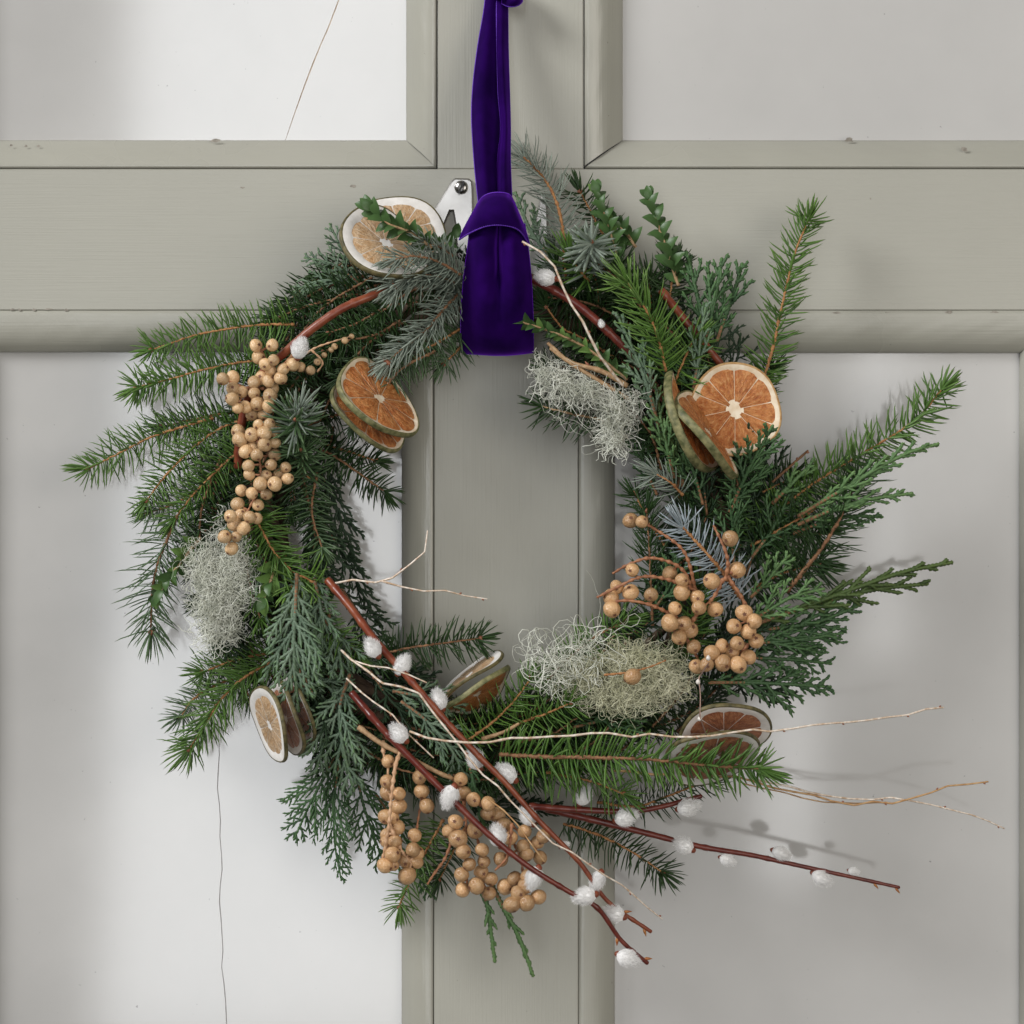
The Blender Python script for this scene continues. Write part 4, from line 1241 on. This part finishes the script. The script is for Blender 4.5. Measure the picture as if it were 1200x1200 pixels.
tw('bare_twig', [(565, 866, 72), (590, 858, 76), (608, 848, 76)], 2.4, 1.6, 'bark_tan', None, [], nodes=2)
wi = tw('wire', [(831, 776, 92), (824, 790, 96), (818, 800, 98), (819, 820, 98), (821, 845, 98), (828, 862, 96)], 1.0, .9, 'wire', 'thin wire with pale beads below the right berry cluster')
for (x, y) in ((830, 771), (818, 799), (820, 842)):
    mb = MB()
    q = np.array([P(x, y + 3.2 - 1.3 * i, 98) for i in range(6)])
    tube(mb, q, np.array([.8, 2.2, 2.6, 2.4, 1.7, .5]) * S, 8)
    mb.build('bead', M['bead'], wi, WO)

# ---- berries
BER = {}
for nm in ('berry', 'berry_pale'):
    for k in range(3):
        rg = np.random.default_rng(80 + k)
        mb = MB()
        nu, nvv = 14, 10
        v = []
        for i in range(nvv + 1):
            th = math.pi * i / nvv
            for j in range(nu):
                a = 2 * math.pi * j / nu
                r = 1 + .03 * math.sin(3 * a + k) * math.sin(th) + rg.normal(0, .008)
                z = math.cos(th) * (.94 + .04 * k)
                if i <= 1: z -= .07 * (1 - i * .6)
                v.append((r * math.sin(th), r * math.sin(th) * math.sin(a) * 0 + 0, z) if False else (r * math.sin(th) * math.cos(a), r * math.sin(th) * math.sin(a), z))
        qs = [[i * nu + j, i * nu + nu + j, i * nu + nu + (j + 1) % nu, i * nu + (j + 1) % nu] for i in range(nvv) for j in range(nu)]
        mb.add(v, qs)
        n = 10          # star of dried calyx lobes at the pole
        v = [(0, 0, .92 + .05 * k)]
        for j in range(n):
            rr = .30 if j % 2 == 0 else .15
            v.append((rr * math.cos(j * 2 * math.pi / n), rr * math.sin(j * 2 * math.pi / n), .955 + .04 * k))
        mb.add(v, None, [[0, 1 + j, 1 + (j + 1) % n] for j in range(n)], m=1)
        BER[nm, k] = mb.mesh('berry', [M[nm], M['calyx']])


def berries(cluster, pts, mat='berry', r=9.0, seed=1, d0=74, dv=8, facing=None):
    rg = random.Random(seed)
    for i, pt in enumerate(pts):
        x, y = pt[0], pt[1]
        rr = (pt[2] if len(pt) > 2 else r) * rg.uniform(.86, 1.09)
        d = d0 + rg.uniform(-dv, dv)
        o = link('berry', BER[mat, rg.randrange(3)], cluster)
        f = Vector((rg.gauss(0, .6), -abs(rg.gauss(.85, .5)), rg.gauss(-.3, .6))).normalized()
        q = f.to_track_quat('Z', 'Y')
        o.matrix_local = Matrix.Translation(Vector(P(x, y, d) - WO)) @ q.to_matrix().to_4x4() @ Matrix.Rotation(rg.uniform(0, 6.28), 4, 'Z') @ Matrix.Diagonal((rr * S * rg.uniform(.92, 1.05), rr * S * rg.uniform(.92, 1.05), rr * S * rg.uniform(.88, 1.04), 1))


def stalks(label, lines, mat, r=2.0, berries_near=None, d0=70):
    mb = MB()
    rg = np.random.default_rng(5)
    for ln in lines:
        p = path(ln, step=.0009)
        n = len(p)
        tube(mb, p, np.linspace(r, r * .62, n) * S * (1 + .30 * np.sin(np.arange(n) * 1.3) + rg.normal(0, .1, n)), 7)
    if berries_near:        # short pedicels
        allp = np.vstack([path(l, step=.0015) for l in lines])
        for pt in berries_near:
            b = P(pt[0], pt[1], d0 - 1)
            j = np.argmin(((allp - b) ** 2).sum(1))
            if np.linalg.norm(allp[j] - b) < .028:
                tube(mb, np.linspace(allp[j], b, 6), np.linspace(1.5, 1.2, 6) * S, 5)
    return tag(mb.build('berry_cluster', M[mat], wreath, WO, clampy=CLAMP), label)


LB = [(300, 405), (319, 404.5), (303, 418.5), (320.5, 422), (311, 427), (317.5, 434), (332, 432.5), (343, 427), (329, 443), (261, 444), (273, 442), (273, 455), (284, 459), (272, 467.5), (298, 448),
      (298, 461), (306.5, 443), (315, 446.5), (319, 455), (316.5, 464), (288, 477), (278.5, 478), (315, 476), (302, 473), (295.5, 485.5), (309, 486), (303, 498), (279, 505.5), (281, 515), (295, 509.5),
      (316, 497), (310, 508), (322, 504), (310, 521), (322, 519), (288, 529), (296, 525), (301, 533), (322, 533), (317.5, 544.5), (334.5, 548), (292, 556), (291, 546), (312, 557), (305, 567), (322, 567), (337, 561), (328, 556),
      (295, 578), (312, 579.5), (283, 575), (278.5, 591), (302.5, 592), (282, 603), (275, 614.5), (292.5, 606), (301, 607.5), (270, 605), (285.5, 619), (263, 629, 7.5), (271.5, 643, 7.5), (277, 629, 7)]
c1 = stalks('long tan berry cluster hanging on the left of the wreath', [[(350, 412, 62), (335, 425, 70), (318, 445, 72), (305, 480, 72), (302, 520, 72), (306, 560, 72), (295, 590, 72), (280, 615, 72), (268, 636, 72)],
            [(310, 455, 70), (290, 455, 72), (266, 446, 74)], [(320, 440, 70), (310, 420, 72), (305, 408, 74)], [(306, 560, 72), (322, 555, 73), (334, 550, 74)]], 'stalk', 2.0, LB, 72)
berries(c1, LB, 'berry_pale', 8.0, 41, 77, 7)
RB = [(739, 610), (752, 611.5, 8), (741, 668), (785, 672, 9.5), (799, 680, 7.5), (716, 700), (723, 688, 8), (739, 694), (717, 714), (763, 697), (799, 694, 10), (817, 700), (819, 712), (838, 714), (791, 713), (785, 730), (801, 731, 9.8),
      (808, 738), (796, 747), (813, 758, 9.8), (856, 631), (864, 668, 9.8), (834, 681), (872, 718, 9.8), (884, 728), (860, 734, 9.6), (877, 740, 9.6), (886, 751, 9.8), (864, 754, 9.8), (877, 770, 9.8), (857, 763, 9.8), (834, 765), (847, 777),
      (828, 779, 9.6), (865, 779), (816, 781), (846, 757, 8.5)]
c2 = stalks('tan berry cluster with curved stalks on the right of the wreath', [[(816, 700, 76), (808, 662, 82), (796, 640, 84), (764, 618, 82), (750, 612, 80)], [(812, 692, 76), (798, 666, 82), (766, 654, 84), (740, 660, 82), (718, 672, 78)],
            [(816, 692, 78), (782, 679, 86), (752, 676, 88), (726, 687, 86), (700, 700, 80)], [(800, 728, 76), (768, 711, 82), (738, 704, 84), (712, 706, 80)], [(850, 680, 78), (853, 660, 82), (848, 640, 84), (836, 616, 80)],
            [(856, 672, 80), (862, 668, 82)], [(848, 678, 78), (836, 700, 80), (818, 716, 78)], [(852, 674, 78), (872, 706, 78), (884, 740, 76), (862, 770, 76), (830, 775, 76)], [(818, 716, 76), (805, 745, 74), (818, 772, 74)]], 'stalk', 2.3, RB, 78)
berries(c2, RB, 'berry', 9.3, 42, 83, 7)
AB = [(455, 892), (454, 916), (455, 929), (467, 930), (467, 945), (452, 957), (460, 958, 8), (465, 969), (453, 978, 8.5), (463, 986), (452, 986, 8), (460, 1001, 9.4), (451, 1014, 9.6), (461, 1014, 8), (475, 1008, 9.4), (489, 1000, 9.2),
      (477, 1026, 9.6), (484, 996, 8.5), (488, 1010, 8.5)]
c3 = stalks('string of tan berries hanging at the lower left', [[(470, 880, 84), (464, 895, 90), (461, 915, 92), (458, 940, 92), (456, 965, 92), (452, 990, 88), (447, 1012, 84)], [(456, 965, 86), (470, 995, 84), (482, 1012, 82)],
            [(448, 868, 80), (450, 885, 80), (455, 900, 80)]], 'stalk_pale', 2.4, AB, 82)
berries(c3, AB, 'berry', 9.0, 43, 82, 4)
BB = [(491.5, 911), (494, 927.5), (500, 944.5), (486, 979)]
c4 = stalks('short string of four tan berries beside the longer hanging string', [[(487, 894, 80), (491, 915, 78), (494, 935, 78), (490, 960, 78), (487, 985, 76)]], 'stalk', 1.8)
berries(c4, BB, 'berry', 9.0, 44, 82, 2)
MBR = [(540, 913, 8.5), (543, 930), (555, 937), (572, 942), (572, 953), (583, 955), (534, 963), (557, 973, 9.6), (526, 974), (537, 983, 9.8), (590, 967), (598, 982), (543, 998), (565, 996), (550, 1013), (567, 1010), (587, 1007), (541, 1025),
       (564, 1022, 9.6), (575, 1030), (558, 1038), (542, 1043, 8.2), (573, 1047), (615, 974), (637, 980), (613, 992), (617, 1002), (630, 987), (633, 1005), (603, 1030), (616, 1038), (592, 1039), (607, 1047), (631, 1051), (617, 1058), (600, 1060, 9.4), (620, 1027)]
c5 = stalks('bushy tan berry cluster at the bottom under the willow branches', [[(525, 908, 78), (540, 925, 78), (546, 960, 76), (545, 1000, 76), (548, 1040, 76)], [(546, 950, 76), (560, 985, 76), (566, 1035, 76)], [(555, 935, 76), (585, 965, 76), (610, 1005, 76), (612, 1050, 76)],
            [(585, 955, 76), (620, 985, 78), (635, 1008, 78)], [(532, 978, 74), (522, 1005, 76), (510, 1022, 78), (501, 1036, 78)], [(600, 965, 86), (598, 985, 92), (594, 1005, 92), (580, 1020, 90)]], 'stalk', 2.0, MBR, 78)
berries(c5, MBR, 'berry', 9.0, 45, 82, 7)
c6 = stalks('single tan berry lying on the greenish lichen', [[(708, 791, 84), (735, 788, 88), (760, 782, 88), (780, 774, 84)]], 'bark_or', 1.4)
berries(c6, [(741, 793)], 'berry', 9.3, 46, 88, 0)
rs = random.Random(77)
c7 = stalks('sparse small pink-tan berries on a twig left of the citrus slice pair', [[(345, 425, 66), (365, 410, 70), (385, 402, 72), (412, 394, 72)], [(365, 410, 70), (378, 424, 70), (372, 436, 68)]], 'stalk_pale', 1.4)
berries(c7, [(412, 394, 3.5), (404, 399, 4), (388, 410, 3.5), (392, 406, 3.5), (380, 416, 3), (372, 424, 4), (364, 434, 6), (352, 430, 6)], 'berry_pale', 4, 47, 76, 2)


# ---- dried citrus slices
def slice_(x, y, d, Rp, nvec, kind='orange', th=7.0, segs=9, roll=0.0, warp=.06, label=None, seed=1):
    """nvec = (right, towards camera, up) of the face normal"""
    rg = random.Random(seed)
    flesh, pith, rind = {'orange': ('flesh', 'pith', 'rind'), 'amber': ('flesh', 'pith', 'rind_or'), 'pale': ('flesh_pale', 'pith_white', 'rind_green'), 'red': ('flesh_red', 'pith_white', 'rind_green')}[kind]
    Rm = Rp * S
    h = th * .68 * S * .5
    warp = warp * 1.5
    nz = Vector((nvec[0], -nvec[1], nvec[2])).normalized()
    xa = Vector((0, 0, 1)).cross(nz)
    if xa.length < .05: xa = Vector((1, 0, 0))
    xa.normalize()
    ya = nz.cross(xa)
    c = Vector(P(x, y, d) - WO)
    mt = Matrix(((xa.x, ya.x, nz.x, c.x), (xa.y, ya.y, nz.y, c.y), (xa.z, ya.z, nz.z, c.z), (0, 0, 0, 1))) @ Matrix.Rotation(roll, 4, 'Z')
    p1, p2 = rg.uniform(0, 6.28), rg.uniform(0, 6.28)
    ecc = rg.uniform(.96, 1.0)

    def W(r, a, z):
        rr = r * (1 + .022 * math.sin(3 * a + p1) + .015 * math.sin(5 * a + p2))
        f = (r / Rm) ** 2
        return (rr * math.cos(a), rr * math.sin(a) * ecc, z + Rm * warp * f * math.sin(2 * a + p1) + Rm * warp * .4 * f * math.sin(3 * a + p2))
    ro = .90 if kind == 'orange' else .80 if kind == 'red' else .86 if kind == 'amber' else .76
    # pith disc
    mb = MB()
    na = 48
    for sgn in (1, -1):
        v = [W(0, 0, sgn * h * .52)]
        for r in (.3, .6, ro + .005, ro + .03, .965):
            v += [W(Rm * r, 2 * math.pi * j / na, sgn * h * (.52 if r < ro + .01 else .88)) for j in range(na)]
        t = [[0, 1 + j, 1 + (j + 1) % na] if sgn > 0 else [0, 1 + (j + 1) % na, 1 + j] for j in range(na)]
        q = []
        for k in range(4):
            for j in range(na):
                a, b = 1 + k * na + j, 1 + k * na + (j + 1) % na
                q.append([a, a + na, b + na, b] if sgn > 0 else [a, b, b + na, a + na])
        mb.add(v, q, t)
    o = mb.build('orange_slice', M[pith], wreath)
    o.matrix_local = mt
    if label: o['label'] = label
    # rind: rounded outer band
    mb = MB()
    prof = [(.958, .93), (.975, 1.0), (.99, .97), (1.0, .7), (1.008, .2), (1.008, -.3), (1.0, -.75), (.985, -.99), (.958, -.93)]
    v = [W(Rm * r, 2 * math.pi * j / na, h * z) for r, z in prof for j in range(na)]
    q = [[k * na + j, k * na + na + j, k * na + na + (j + 1) % na, k * na + (j + 1) % na] for k in range(len(prof) - 1) for j in range(na)]
    mb.add(v, q)
    mb.build('rind', M[rind], o)
    # segments, slightly sunken and uneven, showing on both faces
    edges = [0]
    for k in range(segs):
        edges.append(edges[-1] + rg.uniform(.75, 1.25))
    edges = [e / edges[-1] * 2 * math.pi for e in edges]
    for k in range(segs):
        a0, a1 = edges[k], edges[k + 1]
        mb = MB()
        nr, nn = 6, 6
        for sgn in (1, -1):
            v = []
            for i in range(nr):
                t = i / (nr - 1)
                for j in range(nn):
                    s = j / (nn - 1) * 2 - 1
                    rc = (.17 if kind == 'amber' else .12) * (.75 + .5 * ((k * 7) % 5) / 4)
                    r = Rm * (rc + (ro - rc) * t * (1 - .06 * abs(s) ** 4 * t))
                    gap = min(.40, .011 * Rm / max(r, 1e-5))
                    wa = (a1 - a0) * .5 * (1 - gap * 1.3) * (1 - .04 * t ** 6)
                    a = (a0 + a1) / 2 + s * wa
                    edge = (i in (0, nr - 1)) or (j in (0, nn - 1))
                    z = sgn * h * (.56 if edge else .84 + rg.uniform(-.2, .14))
                    v.append(W(r, a, z))
            q = []
            for i in range(nr - 1):
                for j in range(nn - 1):
                    a, b = i * nn + j, i * nn + j + 1
                    q.append([a, a + nn, b + nn, b] if sgn > 0 else [a, b, b + nn, a + nn])
            mb.add(v, q)
        mb.build('segment', M[flesh], o)
    return o


sl = slice_
sl(470, 270, 54, 55, (.30, .72, .62), 'pale', 6, 9, .3, .05, 'pale dried citrus slice behind another at the top left', 1)
sl(452, 286, 72, 56, (.38, .66, .64), 'pale', 9, 10, 1.0, .05, 'pale dried citrus slice under the boxwood sprig at the top left', 2)
sl(434, 485, 66, 52, (.62, .52, .59), 'orange', 9, 9, .5, .04, 'dried orange slice tucked behind its twin at the left inner edge', 3)
sl(444, 468, 78, 55, (.62, .50, .62), 'orange', 11, 9, 1.3, .04, 'front dried orange slice of the pair at the left inner edge', 4)
sl(861, 480, 66, 53, (.06, .99, .06), 'amber', 8, 10, .2, .03, 'round dried orange slice facing the viewer on the right', 5)
sl(806, 496, 76, 61, (.88, .24, .42), 'orange', 15, 9, .7, .06, 'edge-on dried orange slice with green rind, furthest left of the right trio', 6)
sl(828, 508, 82, 57, (.80, .24, .56), 'orange', 14, 9, .9, .05, 'tilted dried orange slice resting against the round one', 7)
sl(348, 832, 56, 44, (-.86, .42, -.28), 'red', 6, 8, .2, .05, 'rearmost dried citrus slice of the stack at the lower left', 8)
sl(336, 842, 64, 44, (-.86, .42, -.28), 'red', 7, 8, .8, .05, 'middle dried citrus slice of the stack at the lower left', 9)
sl(317, 850, 72, 45, (-.86, .44, -.26), 'pale', 7, 9, .4, .04, 'front pale citrus slice of the stack at the lower left', 10)
sl(550, 792, 58, 46, (-.60, .09, .79), 'pale', 6, 8, .3, .05, 'upper dried citrus slice seen edge-on at the lower inner edge', 11)
sl(558, 812, 60, 48, (.50, .26, -.82), 'orange', 9, 8, .3, .10, 'lower dried citrus slice seen edge-on at the lower inner edge', 12)
sl(848, 858, 64, 54, (.14, .60, -.78), 'red', 7, 9, .3, .05, 'dried orange slice half hidden above the horizontal spruce sprig', 13)
sl(836, 886, 72, 54, (.16, .60, -.78), 'red', 7, 9, .9, .05, 'dried orange slice behind the horizontal spruce sprig', 14)

# ------------------------------------------------------------------ purple velvet ribbon
rib = tag(link('ribbon', None, loc=P(580, 200, 0)), 'purple velvet ribbon looped round the top of the wreath', 'ribbon')
RO = np.array(rib.location)


def loft(name, rows, nu=40, nv=26, parent=rib, edge=True, label=None):
    """rows: cross-sections (top to bottom) of pixel points (x,y,mm); smooth surface with thickness"""
    A = np.array([smooth(np.array([P(*p) for p in r]), n=nv) for r in rows])
    G = np.stack([smooth_nu(A[:, j], nu) for j in range(nv)], 1)
    mb = MB()
    idx = np.arange(nu * nv).reshape(nu, nv)
    q = np.stack([idx[:-1, :-1], idx[1:, :-1], idx[1:, 1:], idx[:-1, 1:]], -1).reshape(-1, 4)
    mb.add(G.reshape(-1, 3), q)
    o = mb.build(name, M['velvet'], parent, RO)
    if label: o['label'] = label
    md = o.modifiers.new('thickness', 'SOLIDIFY')
    md.thickness = .0007
    md.offset = 0
    return o, G


def smooth_nu(p, n):
    k = len(p)
    e = np.vstack([2 * p[0] - p[1], p, 2 * p[-1] - p[-2]])
    out = []
    for u in np.linspace(0, k - 1 - 1e-9, n):
        i = int(u)
        t = u - i
        p0, p1, p2, p3 = e[i], e[i + 1], e[i + 2], e[i + 3]
        out.append(0.5 * (2 * p1 + (p2 - p0) * t + (2 * p0 - 5 * p1 + 4 * p2 - p3) * t * t + (3 * p1 - p0 - 3 * p2 + p3) * t ** 3))
    return np.array(out)


def picot(parent, line, r=.85):
    p = smooth(line, step=.0006)
    mb = MB()
    n = len(p)
    tube(mb, p, r * S * (1 + .35 * (np.arange(n) % 2)), 5)
    return mb.build('selvedge', M['velvet_edge'], parent, RO)


st, G = loft('strand', [
    [(570, -14, 10), (577, -14, 13), (585, -14, 12)],
    [(567, 14, 14), (574, 15, 18), (583, 16, 15)],
    [(560, 55, 22), (570, 56, 28), (584, 57, 20)],
    [(554.5, 100, 30), (566, 101, 37), (585, 102, 26)],
    [(553, 140, 38), (566, 141, 46), (586, 142, 32)],
    [(556, 190, 48), (567, 191, 56), (585, 192, 42)],
    [(561, 240, 62), (571, 241, 68), (586, 242, 56)]], label='left strand of the purple ribbon')
picot(st, G[:, 0])
picot(st, G[:, -1], .7)
st, G = loft('strand', [
    [(582, -12, 12), (588, -12, 14), (595, -12, 9)],
    [(582, 14, 16), (588, 14, 17), (595, 14, 12)],
    [(582.5, 60, 23), (588, 60, 27), (595.5, 60, 18)],
    [(584, 110, 31), (590, 110, 36), (597, 110, 27)],
    [(587, 150, 37), (592, 150, 45), (598, 150, 36)],
    [(583, 190, 44), (590, 190, 55), (598, 190, 46)],
    [(583, 240, 58), (590, 240, 67), (600, 240, 60)]], label='right strand of the purple ribbon')
picot(st, G[:, 0])
picot(st, G[:, -1])
# wrap round the ring: two folds below the collar
wr, G = loft('wrap', [
    [(551, 262, 70), (566, 262, 80), (580, 262, 76), (584, 262, 70), (590, 262, 77), (602, 262, 80), (615, 262, 68)],
    [(548, 290, 72), (562, 290, 86), (577, 290, 82), (583.5, 290, 70), (590, 290, 83), (602, 290, 86), (619, 290, 72)],
    [(544, 320, 68), (560, 320, 84), (576, 320, 83), (584, 320, 74), (592, 320, 84), (606, 320, 84), (622, 320, 68)],
    [(541, 355, 60), (560, 355, 79), (576, 355, 80), (584, 355, 77), (593, 355, 80), (608, 355, 78), (624, 355, 62)],
    [(540, 390, 46), (560, 390, 66), (576, 390, 69), (585, 390, 69), (594, 390, 69), (608, 390, 66), (625, 390, 50)],
    [(541, 412, 30), (560, 413, 48), (576, 414, 52), (585, 414, 53), (594, 414, 52), (608, 413, 48), (625, 411, 32)],
    [(543, 414, 10), (560, 415, 20), (576, 416, 24), (585, 416, 24), (594, 416, 24), (608, 415, 20), (623, 413, 12)]], 60, 60, label='purple ribbon folds wrapped round the wreath')
# hood of the hitch
hd, G = loft('collar', [
    [(559, 240, 66), (566, 231, 74), (576, 226.5, 79), (588, 226, 80), (597, 228.5, 77), (603, 238, 70)],
    [(551, 254, 70), (563, 240, 82), (576, 234, 87), (589, 234, 88), (600, 238, 84), (609, 252, 73)],
    [(543, 269, 70), (558, 256, 86), (574, 249, 92), (590, 248, 93), (605, 255, 88), (616, 270, 73)],
    [(538, 281, 64), (551, 273, 83), (570, 265, 90), (590, 264, 91), (608, 270, 86), (621, 288, 68)]], 30, 40, label='purple ribbon hood over the knot')
picot(hd, G[-1], .8)
picot(hd, G[0], 1.0)
# knot with a small loop at the very top
mb = MB()
a = np.linspace(0, 2 * math.pi, 28)
kn, G = loft('bow_loop', [
    [(588, 4, 16), (588, -3, 16), (589, -9, 15)],
    [(596, 7.5, 22), (596, 0, 24), (597, -10, 22)],
    [(606, 6.5, 22), (606, -1, 26), (608, -12, 22)],
    [(612, 1, 16), (613, -5, 18), (614, -14, 16)],
    [(606, -4, 8), (607, -9, 8), (608, -16, 8)],
    [(592, -2, 8), (592, -8, 8), (592, -14, 8)]], 30, 14, label='small loop of purple ribbon at the top edge')
picot(kn, G[:, 0])
kn, G = loft('knot', [
    [(574, -22, 6), (584, -24, 22), (596, -22, 6)],
    [(574, -12, 6), (585, -12, 28), (597, -12, 6)],
    [(575, -3, 6), (586, -1, 25), (597, -3, 6)]], 16, 16)
